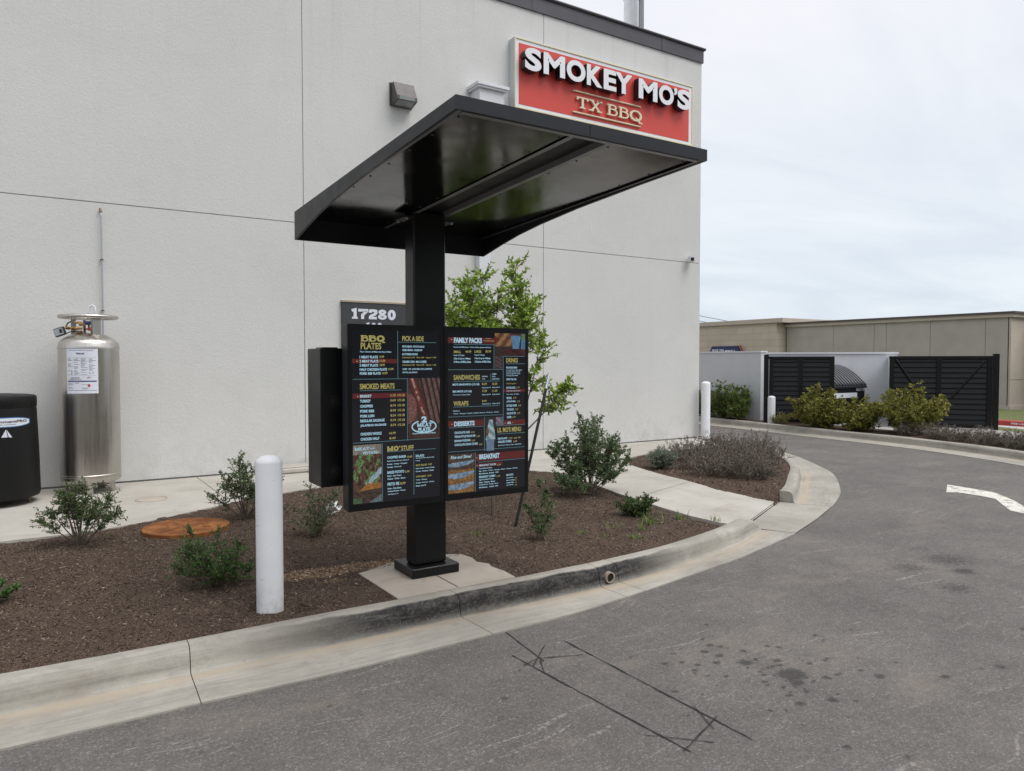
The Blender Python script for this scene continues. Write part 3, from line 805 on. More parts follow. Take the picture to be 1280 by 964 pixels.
def kerb_piece(name, B, A, s0=0.0, taper=(0, 0), hscale=1.0, side='L', tl=0.22):
    Bs, As, LB = resample(B, A); V = []; F = []; UV = []; n = len(Bs); rows = []
    arc = s0; cum = []
    for i in range(n):
        if i: arc += (Bs[i]-Bs[i-1]).length
        cum.append(arc)
    for i in range(n):
        b = Bs[i]; a = As[i]; dv = (a-b); W = dv.length; dv.normalize()
        k = 1.0
        e0 = cum[i]-cum[0]; e1 = cum[-1]-cum[i]
        if taper[0]: k = min(k, math.sqrt(max(0, 1-(1-min(1, e0/tl))**2)))
        if taper[1]: k = min(k, math.sqrt(max(0, 1-(1-min(1, e1/tl))**2)))
        row = []; t = 0
        pr = [(d, z) for d, z in PROF]+[(0.205+(W-0.205)*0.5, 0.012), (W, 0.010), (W+0.001, -0.02)]
        last = (0, 0)
        for d, z in pr:
            zz = 0.012+(z*hscale-0.012)*k if z > 0.012 else z
            if d == 0.0 and z == 0.0: zz = -0.02
            wob = 0.003*math.sin(cum[i]*3.1+d*20)
            row.append((b.x+dv.x*d, b.y+dv.y*d, zz+(wob if z > .05 else 0)))
            t += math.hypot(d-last[0], z-last[1]) if d+z > 0 else 0; last = (d, z)
            UV.append((cum[i], t-0.149))
        rows.append(row); V += row
    m = len(rows[0])
    for i in range(n-1):
        for j in range(m-1):
            F.append((i*m+j, (i+1)*m+j, (i+1)*m+j+1, i*m+j+1))
    F.append(tuple(range(m))); F.append(tuple((n-1)*m+j for j in range(m-1, -1, -1)))
    me = bpy.data.meshes.new(name); me.from_pydata(V, [], F); me.materials.append(M['kerb_concrete'])
    uv = me.uv_layers.new(name='UVMap')
    for l in me.loops: uv.data[l.index].uv = UV[l.vertex_index]
    me.polygons.foreach_set('use_smooth', [len(p.vertices) < 6 for p in me.polygons]); me.update()
    try: me.set_sharp_from_angle(angle=R(60))
    except Exception: pass
    o = bpy.data.objects.new(name, me); COL.objects.link(o); return struct(o)

G = 0.005
def seg(B, A, s0, **k): return kerb_piece('kerb', B, A, s0, **k)
seg([(-9, 4.54), (-4.0, 4.54)], [(-9, 4.0), (-4.0, 4.0)], 0)
seg([(-4+G, 4.54), (0.68-G, 4.54)], [(-4+G, 4.0), (0.66-G, 3.97)], 5)
seg([(0.68, 4.54), (1.5, 4.54), (2.37, 4.54)], [(0.66, 3.97), (1.5, 3.96), (2.40, 3.985)], 9.68)
seg([(2.37+G, 4.54), (3.0, 4.54), (3.60, 4.545)], [(2.40+G, 3.985), (3.0, 4.01), (3.62, 4.09)], 11.38)
drain_seg = seg([(3.60+G, 4.545), (3.80-G, 4.56)], [(3.62+G, 4.09), (3.84-G, 4.125)], 12.62)
seg([(3.80, 4.56), (4.4, 4.63), (4.93, 4.73), (5.5, 4.87), (6.16, 5.12)], [(3.84, 4.125), (4.6, 4.26), (5.2, 4.37), (5.75, 4.51), (6.42, 4.70)], 12.82, taper=(0, 1), tl=0.28)
seg([(7.66, 5.84), (8.10, 6.10), (8.69, 6.50), (9.63, 7.16), (10.3, 7.80), (10.85, 8.55)], [(7.98, 5.34), (8.40, 5.55), (9.05, 5.93), (10.35, 6.92), (11.05, 7.72), (11.62, 8.45)], 17, taper=(0, 1), tl=0.05)
seg([(11.75, 10.2), (11.95, 11.2), (12.0, 14), (12.0, 26)], [(12.35, 9.95), (12.60, 11.0), (12.65, 14), (12.65, 26)], 26, taper=(1, 0))
# flush gutter strip across the walk's dropped kerb and to the building corner
gp = MB().mat('kerb_concrete')
def strip(mb, L, Rr, zl, zr):
    n = len(L); mb.add([(p[0], p[1], zl if not hasattr(zl, '__len__') else zl[i]) for i, p in enumerate(L)]+[(p[0], p[1], zr) for p in Rr], [(i, n+i, n+i+1, i+1) for i in range(n-1)])
strip(gp, [(6.175, 5.125), (6.9, 5.478), (7.645, 5.835)], [(6.43, 4.705), (7.2, 5.0), (7.965, 5.335)], 0.018, 0.010)
strip(gp, [(10.86, 8.56), (11.30, 9.3), (11.74, 10.2)], [(11.63, 8.46), (12.05, 9.2), (12.34, 9.94)], 0.05, 0.012)
struct(gp.build('gutter', None))
far_B = [(16.4, 30), (16.35, 18), (16.15, 14.8), (15.62, 10.7), (15.34, 8.2), (14.85, 6.4), (14.0, 4.6), (12.6, 2.6), (10.9, 0.8), (8, -1.2)]
far_A = [(15.65, 30), (15.60, 18), (15.35, 14.4), (14.93, 10.3), (14.62, 8.0), (14.10, 6.4), (13.2, 4.7), (12.0, 3.0), (10.4, 1.35), (7.5, -0.7)]
seg(far_B, far_A, 40)

# --- soil beds
def walk_h(X, Y):
    nx, ny = -0.4497, 0.8932      # normal of the ramp's foot line
    d = (X-6.2)*nx+(Y-5.13)*ny
    return np.clip(0.024+d*0.115, 0.024, 0.156)
Lw = [(-9, 7.8), (-2, 7.85), (-.33, 7.89), (.15, 7.9), (.48, 7.95), (.9, 8.12), (1.33, 8.39), (2.0, 8.80), (2.74, 9.10), (3.6, 9.22), (4.6, 9.22), (5.4, 9.10), (6.0, 8.90)]
LL = [(6.0, 8.9), (6.16, 8.55), (6.14, 8.1), (6.06, 7.6), (5.94, 7.1), (5.84, 6.7), (5.78, 6.3), (5.78, 5.95), (5.86, 5.6), (6.0, 5.32), (6.17, 5.135)]
RR = [(8.15, 9.2), (7.85, 8.9), (7.62, 8.5), (7.46, 8.0), (7.34, 7.5), (7.28, 7.1), (7.26, 6.8), (7.30, 6.5), (7.38, 6.25), (7.50, 6.0), (7.64, 5.84)]
WPOLY_IN = [(x, y+.05) for x, y in Lw]+[(x+.05, y) for x, y in LL[1:]]+[(x-.05, y) for x, y in reversed(RR)]+[(8.8, 9.48), (9.6, 9.61), (10.4, 9.61), (11, 9.5), (11, 10.9), (-9, 10.9)]
def inpoly(x, y, P):
    c = np.zeros(np.shape(x), bool); n = len(P)
    for i in range(n):
        x1, y1 = P[i]; x2, y2 = P[(i+1) % n]
        cond = ((y1 > y) != (y2 > y)) & (x < (x2-x1)*(y-y1)/((y2-y1) if y2 != y1 else 1e-9)+x1)
        c ^= cond
    return c
def soil_z(X, Y):
    z = 0.146+0.012*vnoise(X, Y, 1.1, 1)+0.010*vnoise(X, Y, 3.3, 2)+0.007*vnoise(X, Y, 11, 3)+0.004*vnoise(X, Y, 25, 4)
    # nowhere above the walk beside it
    near = np.clip((X-5.35)/0.55, 0, 1)*np.clip((7.6-X)/0.25, 0, 1)*np.clip((7.2-Y)/0.4, 0, 1)
    z = z*(1-near)+(walk_h(X, Y)-0.035)*near
    edge = np.clip((Y-4.54-np.clip(X-3.6, 0, 99)*0.19)/0.10, 0, 1)
    z = np.where(X < 6.3, z*edge+(0.10)*(1-edge), z)
    slab = (X > 2.06) & (X < 2.88) & (Y < 5.28)
    z = np.where(slab, 0.11, z)
    rim = (X > 1.9) & (X < 3.05) & (Y < 5.46) & ~slab; z = np.where(rim, np.clip(z, .146, .151), z)
    # rim of clods against the slab and a hollow at the guard post
    z = z-0.035*np.exp(-((X-1.42)**2+(Y-4.78)**2)/0.012)-0.025*np.exp(-((X-1.10)**2+(Y-4.80)**2)/0.010)
    z = z+0.02*np.exp(-((X-0.5)**2+(Y-6.4)**2)/0.9)
    z = np.where(inpoly(X, Y, WPOLY_IN), 0.0, z)
    mh = np.hypot(X-1.14, Y-7.55); z = np.where(mh < 0.5, np.minimum(z, 0.150), z)
    return z
def dustf(X, Y):
    D = np.zeros_like(X)
    for x, y, rx, ry, a in ((1.75, 5.45, .40, .16, 1.0), (2.15, 5.42, .35, .12, 1.1), (1.8, 5.2, .2, .1, .6), (3.15, 5.35, .5, .2, .45), (3.3, 5.9, .6, .3, .3), (-0.2, 6.6, .4, .5, .25), (4.2, 5.1, .5, .25, .3)):
        D = np.maximum(D, a*np.exp(-((X-x)/rx)**2-((Y-y)/ry)**2))
    return D
def bed2_z(x, y):
    z = 0.138+0.01*vnoise(x, y, 3, 2)+0.008*vnoise(x, y, 12, 3)
    d = -0.4497*(x-6.2)+0.8932*(y-5.13)
    lo = walk_h(x, y)-0.012
    nearr = np.clip(1-(x-7.35)/0.5, 0, 1)*np.clip((7.0-y)/.8, 0, 1)
    z = z*(1-nearr)+np.minimum(lo, z)*nearr
    return np.where(inpoly(x, y, WPOLY_IN), 0.0, z)
def sz2(x, y): return np.where(x < 7.0, soil_z(x, y), bed2_z(x, y))
# planter polygon keep-mask: everything inside kerbs
BK = [(-9, 4.58), (3.6, 4.58), (4.4, 4.66), (4.93, 4.77), (5.5, 4.91), (6.2, 5.17), (7.1, 5.60), (7.66, 5.90), (8.69, 6.55), (9.63, 7.21), (10.25, 7.85), (10.8, 8.6), (10.9, 9.6), (6, 10.7), (-9, 10.7)]
def inpoly(x, y, P):
    c = np.zeros(x.shape, bool); n = len(P)
    for i in range(n):
        x1, y1 = P[i]; x2, y2 = P[(i+1) % n]
        cond = ((y1 > y) != (y2 > y)) & (x < (x2-x1)*(y-y1)/((y2-y1) if y2 != y1 else 1e-9)+x1)
        c ^= cond
    return c
BKE = [(p[0], p[1]-0.06) for p in BK[:8]]+[(p[0]+0.05, p[1]-0.04) for p in BK[8:12]]+BK[12:]
grid_mesh('planting_bed', -1.2, 7.0, 4.5, 9.7, 330, 210, soil_z, 'mulch_soil', keep=lambda x, y: inpoly(x, y, BKE), attrs={'dust': dustf})
grid_mesh('planting_bed', 7.0, 11.0, 5.0, 9.7, 120, 140, lambda X, Y: sz2(X, Y), 'mulch_soil', keep=lambda x, y: inpoly(x, y, BKE), attrs={'dust': dustf})
grid_mesh('planting_bed', -9, -1.2, 4.5, 9.7, 80, 60, soil_z, 'mulch_soil', keep=lambda x, y: inpoly(x, y, BKE), attrs={'dust': dustf})

# --- walks (flat part + ramp strip), slab 8 cm thick look at the edges
wk = MB().mat('walk_concrete')
Lw = [(-9, 7.8), (-2, 7.85), (-.33, 7.89), (.15, 7.9), (.48, 7.95), (.9, 8.12), (1.33, 8.39), (2.0, 8.80), (2.74, 9.10), (3.6, 9.22), (4.6, 9.22), (5.4, 9.10), (6.0, 8.90)]
n = len(Lw)
wk.add([(x, y, .156) for x, y in Lw]+[(x, 10.85, .156) for x, y in Lw]+[(x, y, .08) for x, y in Lw], [(i, i+1, n+i+1, n+i) for i in range(n-1)]+[(2*n+i, 2*n+i+1, i+1, i) for i in range(n-1)])
# curved inner corner and the path down to the drive
LL = [(6.0, 8.9), (6.16, 8.55), (6.14, 8.1), (6.06, 7.6), (5.94, 7.1), (5.84, 6.7), (5.78, 6.3), (5.78, 5.95), (5.86, 5.6), (6.0, 5.32), (6.17, 5.135)]
RR = [(8.15, 9.2), (7.85, 8.9), (7.62, 8.5), (7.46, 8.0), (7.34, 7.5), (7.28, 7.1), (7.26, 6.8), (7.30, 6.5), (7.38, 6.25), (7.50, 6.0), (7.64, 5.84)]
rows = []
for a, b in zip(LL, RR): rows.append([(a[0]+(b[0]-a[0])*k/6, a[1]+(b[1]-a[1])*k/6) for k in range(7)])
vs = [(x, y, float(walk_h(np.array(x), np.array(y)))) for r in rows for x, y in r]
fs = [(i*7+k, i*7+k+1, (i+1)*7+k+1, (i+1)*7+k) for i in range(len(rows)-1) for k in range(6)]
wk.add(vs, fs)
for c, s in ((0, 1), (6, -1)):
    idx = [i*7+c for i in range(len(rows))]
    wk.add([vs[i] for i in idx]+[(vs[i][0], vs[i][1], vs[i][2]-0.09) for i in idx], [(i, i+1, len(idx)+i+1, len(idx)+i) for i in range(len(idx)-1)])
Rw = [(6.0, 8.9), (8.15, 9.2), (8.8, 9.42), (9.6, 9.55), (10.4, 9.55), (10.9, 9.4), (11.3, 9.3)]
n = len(Rw)
wk.add([(x, y, .156 if x < 10.8 else .12 if x < 11 else .05) for x, y in Rw]+[(x, 10.85, .156) for x, y in Rw]+[(x, y, .06) for x, y in Rw], [(i, i+1, n+i+1, n+i) for i in range(n-1)]+[(2*n+i, 2*n+i+1, i+1, i) for i in range(1, n-1)])
wk.add([(11.3, 9.3, .05), (11.74, 10.2, .05), (11.9, 11.2, .13), (11.6, 10.85, .156), (11.3, 10.85, .156)], [(0, 1, 2, 3, 4)])
wk.add([(11.9, 11.2, .13), (12.0, 14, .15), (12.0, 26, .15), (11.55, 26, .156), (11.55, 10.8, .156)], [(0, 1, 2, 3, 4)])
struct(wk.build('pavement', None))
pj = MB()
def joint(mb, a, b, w, z):
    a = Vector(a); b = Vector(b); d = (b-a).normalized(); nrm = Vector((-d.y, d.x))*w/2
    za = float(walk_h(np.array(a.x), np.array(a.y)))+z; zb = float(walk_h(np.array(b.x), np.array(b.y)))+z
    mb.add([(a.x-nrm.x, a.y-nrm.y, za), (b.x-nrm.x, b.y-nrm.y, zb), (b.x+nrm.x, b.y+nrm.y, zb), (a.x+nrm.x, a.y+nrm.y, za)], [(0, 1, 2, 3)])
for a, b, w in (((.46, 7.95), (.46, 10.84), .008), ((1.78, 8.75), (1.78, 10.84), .006), ((3.2, 9.2), (3.2, 10.84), .006), ((4.9, 9.22), (4.9, 10.84), .006), ((6.08, 8.7), (7.75, 8.75), .006),
                ((5.80, 6.42), (7.26, 6.95), .006), ((6.19, 5.16), (7.64, 5.86), .010), ((8.2, 9.25), (8.2, 10.84), .006), ((10, 9.56), (10, 10.84), .006), ((-1.5, 7.86), (-1.5, 10.84), .006)):
    joint(pj, a, b, w, .0035)
struct(pj.build('pavement_joint', 'joint_line'))
# round valve lid let into the wall-side walk
lid = MB().lathe([(0.0, .004), (.15, .004), (.155, 0.0)], (1.05, 9.38, .158), 32).lathe([(.158, 0), (.160, .006), (.172, .006), (.175, 0.0)], (1.05, 9.38, .158), 32)
tag(lid.build('utility_lid', 'slab_concrete', loc=(1.05, 9.38, .158)), 'round flat lid let into the concrete walk in front of the wall', 'utility lid')
# footing slab round the stand
sl = MB().prism([(2.0, 4.545), (2.935, 4.545), (2.95, 4.72), (2.93, 4.88), (2.955, 4.96), (2.90, 5.06), (2.93, 5.18), (2.91, 5.33), (2.80, 5.40), (2.5, 5.38), (2.3, 5.41), (2.1, 5.30), (1.99, 5.26)], 0.10, 0.1535)
struct(sl.build('footing_slab', 'slab_concrete'))
sj = MB(); sj.add([(2.455, 4.55, .156), (2.463, 4.55, .156), (2.463, 4.91, .156), (2.455, 4.91, .156)], [(0, 1, 2, 3)])
struct(sj.build('slab_joint', 'joint_line'))

# --- painted arrow and detector-loop saw cuts
ar = MB()
top = [(10.81, 5.43), (10.79, 5.25), (10.76, 5.08), (10.68, 4.76), (10.44, 4.51), (10.24, 4.32), (9.92, 4.08), (9.80, 3.90), (9.76, 3.715)]
bot = [(10.17, 5.12), (10.24, 5.05), (10.29, 4.97), (10.27, 4.74), (10.20, 4.53), (9.86, 4.30), (9.55, 4.08), (9.50, 3.93), (9.50, 3.715)]
n = len(top)
ar.add([(x, y, .004) for x, y in top]+[(x, y, .004) for x, y in bot], [(i, n+i, n+i+1, i+1) for i in range(n-1)])
ar.add([(10.15, 3.72, .0045), (9.25, 3.68, .0045), (9.5, 2.9, .0045)], [(0, 1, 2)])
struct(ar.build('road_marking', 'road_paint'))
sc = MB(); rr = random.Random(3)
def cut(a, b, w=.009, k=0):
    a = Vector(a); b = Vector(b); L = (b-a).length; n = max(2, int(L/.06)); d = (b-a)/L; nr = Vector((-d.y, d.x)); vs = []
    for i in range(n+1):
        p = a+d*L*i/n+nr*rr.uniform(-.002, .002); ww = w*rr.uniform(.18, .62)
        vs += [(p.x-nr.x*ww, p.y-nr.y*ww, .003+.0006*k), (p.x+nr.x*ww, p.y+nr.y*ww, .003+.0006*k)]
    sc.add(vs, [(2*i, 2*i+2, 2*i+3, 2*i+1) for i in range(n)])
CUTS = [((597, 768), 0)]
cut((2.50, 3.98), (2.44, 3.47), .010, 0); cut((2.33, 3.64), (2.42, 2.30), .010, 1); cut((2.73, 3.66), (2.74, 2.22), .010, 2)
cut((2.34, 3.44), (2.58, 3.66), .008, 3); cut((2.44, 3.52), (2.69, 3.42), .008, 4); cut((2.43, 3.49), (2.36, 3.36), .008, 5); cut((2.31, 3.48), (2.46, 3.53), .008, 6)
cut((2.35, 2.52), (2.57, 2.30), .008, 3); cut((2.40, 2.32), (2.77, 2.46), .010, 4); cut((2.76, 2.60), (2.66, 2.38), .008, 5)
struct(sc.build('saw_cut', 'saw_line'))

# --- mulch chips (nobody could count them)
def chips(n, xr, yr, keep, zf, mat, name, lsz, seed, label):
    g = np.random.default_rng(seed); x = g.uniform(*xr, n); y = g.uniform(*yr, n); k = keep(x, y); x = x[k]; y = y[k]; n = len(x)
    z = zf(x, y)+g.uniform(-.002, .006, n); a = g.uniform(0, 2*PI, n); L = g.uniform(.35, 1, n)*lsz; W = L*g.uniform(.15, .45, n)*(0.4 if lsz > .05 else 1)
    D = np.stack([np.cos(a), np.sin(a), g.normal(size=n)*.35], 1); S = np.stack([-np.sin(a), np.cos(a), g.normal(size=n)*.5], 1)
    P = np.stack([x, y, z], 1); D = D*L[:, None]/2; S = S*W[:, None]/2
    V = np.stack([P-D-S*.6, P+D-S, P+D*.9+S*.7, P-D*.8+S], 1).reshape(-1, 3)
    o = np_mesh(name, V, np.arange(4*n).reshape(n, 4), mat); o['kind'] = 'stuff'; o['label'] = label; o['category'] = 'mulch'; return o
WPOLY = Lw+[(6.0, 8.9)]+LL+list(reversed(RR))+Rw[1:]+[(11, 10.9), (-9, 10.9)]
def on_soil(x, y):
    ok = inpoly(x, y, BK) & ~inpoly(x, y, WPOLY)
    ok &= ~((x > 2.0) & (x < 2.93) & (y < 5.28)) & (np.hypot(x-1.14, y-7.55) > .42) & (np.hypot(x-1.22, y-4.82) > .1)
    return ok
chips(120000, (-1.2, 7), (4.5, 9.2), on_soil, sz2, 'mulch_chip', 'mulch', .022, 1, 'dark brown shredded bark mulch covering the planting bed')
chips(22000, (7, 11), (5, 9.6), on_soil, sz2, 'mulch_chip', 'mulch', .035, 2, 'brown bark mulch in the bed beside the kerb bend')
chips(5200, (-1.2, 7), (4.5, 9.2), on_soil, sz2, 'mulch_chip', 'mulch', .060, 21, 'longer dark shreds of bark lying over the mulch')
def gravel_keep(x, y): return (dustf(x, y) > .35+.5*np.random.default_rng(3).uniform(size=x.shape)) & on_soil(x, y)
chips(9000, (1.2, 3.0), (5.1, 5.8), gravel_keep, sz2, 'gravel_bit', 'gravel', .025, 4, 'tan gravel crumbs behind the footing slab of the menu stand')
chips(260, (-.9, 6), (4.6, 7), on_soil, sz2, 'gravel_bit', 'gravel', .022, 9, 'scattered pale pebbles lying on the mulch')

cl = MB(); rc = random.Random(12)
def clod(x, y, r):
    z = float(soil_z(np.array(x), np.array(y)))
    V = []; 
    for k in range(3):
        for j in range(6):
            a_ = 2*PI*j/6+k*.4; q = r*(1.0, .85, .35)[k]*rc.uniform(.75, 1.15); V.append((x+q*math.cos(a_), y+q*math.sin(a_), z+r*(-.2, .35, .7)[k]*rc.uniform(.8, 1.1)))
    F = [(k*6+j, k*6+(j+1) % 6, (k+1)*6+(j+1) % 6, (k+1)*6+j) for k in range(2) for j in range(6)]+[tuple(range(12, 18))]
    cl.add(V, F)
for cx_, cy_, sp_, nn in ((1.44, 4.78, .05, 26), (1.06, 4.86, .07, 34), (1.22, 4.98, .08, 16)):
    for k in range(nn): clod(cx_+rc.gauss(0, sp_), cy_+rc.gauss(0, sp_*.7), rc.uniform(.006, .022))
for k in range(120): clod(rc.uniform(-.8, 5.6), rc.uniform(4.62, 7.6), rc.uniform(.005, .016))
o = cl.build('clods', 'mulch_soil'); o['kind'] = 'stuff'; o['label'] = 'dark crumbly clods of soil on the mulch'; o['category'] = 'soil'
stk = MB()
for k in range(70):
    x, y = rc.uniform(-.8, 5.8), rc.uniform(4.62, 8.2)
    if not bool(on_soil(np.array(x), np.array(y))): continue
    a_ = rc.uniform(0, PI); L_ = rc.uniform(.03, .11); z = float(soil_z(np.array(x), np.array(y)))+.006
    stk.tube([(x, y, z), (x+L_*.5*math.cos(a_), y+L_*.5*math.sin(a_), z+rc.uniform(0, .012)), (x+L_*math.cos(a_+.2), y+L_*math.sin(a_+.2), z)], .0018, 4)
o = stk.build('twig_litter', 'twig_light'); o['kind'] = 'stuff'; o['label'] = 'thin dry twigs scattered on the mulch'; o['category'] = 'litter'
# ================================================================== RESTAURANT BUILDING
WY = 10.87
bd = thing('restaurant_building', (-1.5, 11.2, 0.0), 'off-white stucco building with dark metal roof edging', 'building')
wl = MB()
xs = [-14, -9.6, -5.3, -1.0, 3.3, 7.62, 11.6]; zs = [.175, 3.79, 7.95]; g = .006
for i in range(6):
    for j in range(2):
        wl.box(xs[i]+(g if i else 0), xs[i+1]-(g if i < 5 else 0), WY, WY+.03, zs[j]+(0 if j == 0 else g), zs[j+1]-g)
wl.box(-14, 11.57, WY+.02, 25, 0.0, 8.0)
wl.box(11.575, 11.6, WY+.035, 25, .175, 7.95)
wl.build('wall', 'stucco', bd)
pc = MB()
for x0, x1 in ((-14.05, 1.2), (1.2, 4.3), (4.3, 7.4), (7.4, 10.5), (10.5, 11.63)):
    pc.box(x0+.003, x1-.003, WY-.03, WY+.35, 7.90, 8.16)
pc.box(11.30, 11.63, WY+.36, 25, 7.90, 8.16)
pc.tube([(-14, WY-.045, 8.175), (11.66, WY-.045, 8.175)], .026, 8)
pc.tube([(11.655, WY-.04, 8.175), (11.655, 25, 8.175)], .026, 8)
for x in (1.2, 4.3, 7.4, 10.5): pc.box(x-.05, x+.05, WY-.036, WY-.031, 7.90, 8.16)
pc.build('parapet_cap', 'flashing', bd)
# wall-pack light
t = thing('wall_light', (4.86, WY, 5.95), 'dark bronze wall-pack light mounted on the stucco wall', 'light')
b = MB()
prof = [(0, 5.79), (0, 6.10), (-.10, 6.10), (-.235, 5.86), (-.235, 5.80), (-.02, 5.75)]
for x in (4.69, 5.03): pass
n = len(prof)
b.add([(4.69, WY-.02+y, z) for y, z in prof]+[(5.03, WY-.02+y, z) for y, z in prof], [tuple(range(n)), tuple(range(2*n-1, n-1, -1))]+[(i, n+i, n+(i+1) % n, (i+1) % n) for i in range(n)])
b.box(4.67, 5.05, WY-.02, WY, 5.76, 6.12, .004)
b.build('housing', 'bronze_box', t)
MB().add([(4.72, WY-.235, 5.795), (5.0, WY-.235, 5.795), (5.0, WY-.07, 5.757), (4.72, WY-.07, 5.757)], [(0, 1, 2, 3)]).build('lens', 'lens', t)
MB().add([(4.73, WY-.236-.022, 5.858-.0), (4.99, WY-.236-.022, 5.858), (4.99, WY-.258, 5.805), (4.73, WY-.258, 5.805)], [(3, 2, 1, 0)]).build('lens', 'lens', t)
# rain-water head and downspout
t = thing('downspout', (6.35, WY, 0.16), 'white downspout with a boxy rainwater head on the stucco wall', 'downspout')
b = MB(); b.box(6.13, 6.60, WY-.30, WY, 5.55, 6.24, .006); b.box(6.08, 6.65, WY-.35, WY, 6.24, 6.27, .003); b.box(6.06, 6.67, WY-.37, WY, 6.27, 6.325, .004)
b.add([(6.13, WY-.30, 5.55), (6.60, WY-.30, 5.55), (6.60, WY, 5.55), (6.13, WY, 5.55), (6.26, WY-.12, 5.25), (6.46, WY-.12, 5.25), (6.46, WY, 5.25), (6.26, WY, 5.25)], [(0, 1, 5, 4), (1, 2, 6, 5), (3, 0, 4, 7), (4, 5, 6, 7)])
b.build('rainwater_head', 'trim_white', t)
b = MB(); b.box(6.22, 6.44, WY-.13, WY, .30, 5.26, .008)
for z in (.9, 2.9, 4.9): b.box(6.20, 6.46, WY-.135, WY, z, z+.04)
b.build('pipe', 'trim_white', t)
# security camera
t = thing('security_camera', (11.22, WY, 3.84), 'small white security camera with black face near the wall corner', 'camera')
MB().lathe([(.0, 0), (.055, 0), (.06, .02), (.045, .05), (0, .055)], (0, 0, 0), 16).build('mount', 'trim_white', t)
o = t.children[0]; o.data.transform(Matrix.Rotation(R(90), 4, 'X')); o.data.transform(Matrix.Translation((-.035+0.0, 0, .03)+Vector((0, 0, 0)) if False else Vector((-.035, 0, .03)))); o.data.transform(Matrix.Translation(Vector(t.location)))
b = MB(); cdx = Vector((-.5, -.866)); ccx = (11.235+cdx.x*.02, WY-.10+cdx.y*.02)
b.obox(ccx, (-.866, .5), (-.5, -.866), .052, .075, 3.785, 3.895); b.build('housing', 'trim_white', t)
b = MB(); b.obox((ccx[0]+cdx.x*.077, ccx[1]+cdx.y*.077), (-.866, .5), (-.5, -.866), .033, .004, 3.797, 3.862); b.build('face', 'black_plastic', t)
# conduit on the wall, with the gas line loop over the tank
t = thing('wall_pipe', (.68, WY, .2), 'thin white gas pipe clipped vertically up the wall above the steel tank', 'pipe')
b = MB(); b.tube([(.68, WY-.05, .3), (.68, WY-.05, 3.62), (.675, WY-.03, 3.68), (.67, WY+.01, 3.70)], .0095, 8); b.build('pipe', 'galv', t)
b = MB()
for z in (.8, 1.6, 2.4, 3.05): b.box(.664, .696, WY-.062, WY, z, z+.012)
b.tube([(.67, WY-.03, 3.71), (.68, WY-.045, 3.66)], .014, 8)
build_each(b, 'clip', 'copper_dark', t)
# roof flue
t = thing('roof_flue', (11.02, 12.3, 8.0), 'tall white flue pipe standing on the roof behind the parapet', 'flue')
MB().lathe([(.150, 0), (.150, 6.0)], (10.93, 12.3, 8.0), 24).build('flue_pipe', 'flue_white', t, True)
MB().lathe([(.06, 0), (.06, 6.0)], (11.16, 12.22, 8.0), 16).build('conduit', 'sign_frame', t, True)
b = MB()
for z in (9.6, 11.5): b.lathe([(.16, 0), (.165, .02), (.165, .05), (.16, .06)], (10.93, 12.3, z), 24)
build_each(b, 'band', 'galv', t)

# address sign on the wall
t = thing('address_sign', (4.38, WY, 2.2), 'dark wall panel with white numbers 17280 and 100 behind the menu screens', 'sign')
MB().box(3.86, 4.92, WY-.05, WY, 1.78, 2.655, .004).build('panel', 'address_panel', t)
b = MB(); b.box(3.85, 4.93, WY-.06, WY, 2.655, 2.680); b.build('trim', 'tan_trim', t)
pl = lambda x, z, d: (x, WY-.052-d, z)
b = MB(); put_slab(b, '17280', pl, 4.00, 2.405, .74, .155, .26, 0.0, .08); b.build('number', 'digit_white', t)
b = MB(); put_slab(b, '100', pl, 4.24, 2.235, .27, .115, .24, 0.0, .1); b.build('number', 'digit_white', t)

# ------------------------------------------------------------------ wall sign
t = thing('wall_sign', (9.03, WY, 6.1), "red and white wall sign reading SMOKEY MO'S TX BBQ", 'sign')
X0, X1, Z0, Z1 = 6.89, 11.17, 6.09, 7.29
YF = 10.70
b = MB(); b.box(X0, X1, YF, WY-.0, Z0, Z1, .006); b.build('cabinet', 'sign_frame', t)
b = MB()
for (a, c, d, e) in ((X0, X1, Z1-.028, Z1), (X0, X1, Z0, Z0+.028), (X0, X0+.028, Z0+.028, Z1-.028), (X1-.028, X1, Z0+.028, Z1-.028)): b.box(a, c, YF-.018, YF-.001, d, e, .003)
b.build('frame', 'cream', t)
b = MB(); b.box(X0+.028, X1-.028, YF-.004, YF-.001, Z0+.028, Z1-.028); b.build('border', 'sign_white', t)
b = MB(); b.box(X0+.085, X1-.115, YF-.008, YF-.0045, Z0+.075, Z1-.09); b.build('panel', 'sign_red', t)
# big letters
# widths of the letters measured along the sign
pos = [('S', 7.0, .34), ('M', 7.385, .46), ('O', 7.88, .42), ('K', 8.33, .36), ('E', 8.72, .30), ('Y', 8.99, .42), ('M', 9.57, .48), ('O', 10.09, .39), ('\u2019', 10.49, .085), ('S', 10.585, .345)]
for ch, x, w in pos:
    b = MB(); hh = .372; z0 = 6.715
    if ch == '\u2019': hh = .15; z0 = 6.94
    if ch == 'S': z0 -= .006; hh += .012
    extruded_text(b, ch, x, z0, w, hh, YF-.03, YF-.165, .036 if ch == 'M' else .043, 'sign_white', 'letter_side')
    o = b.build('letter', None, t)
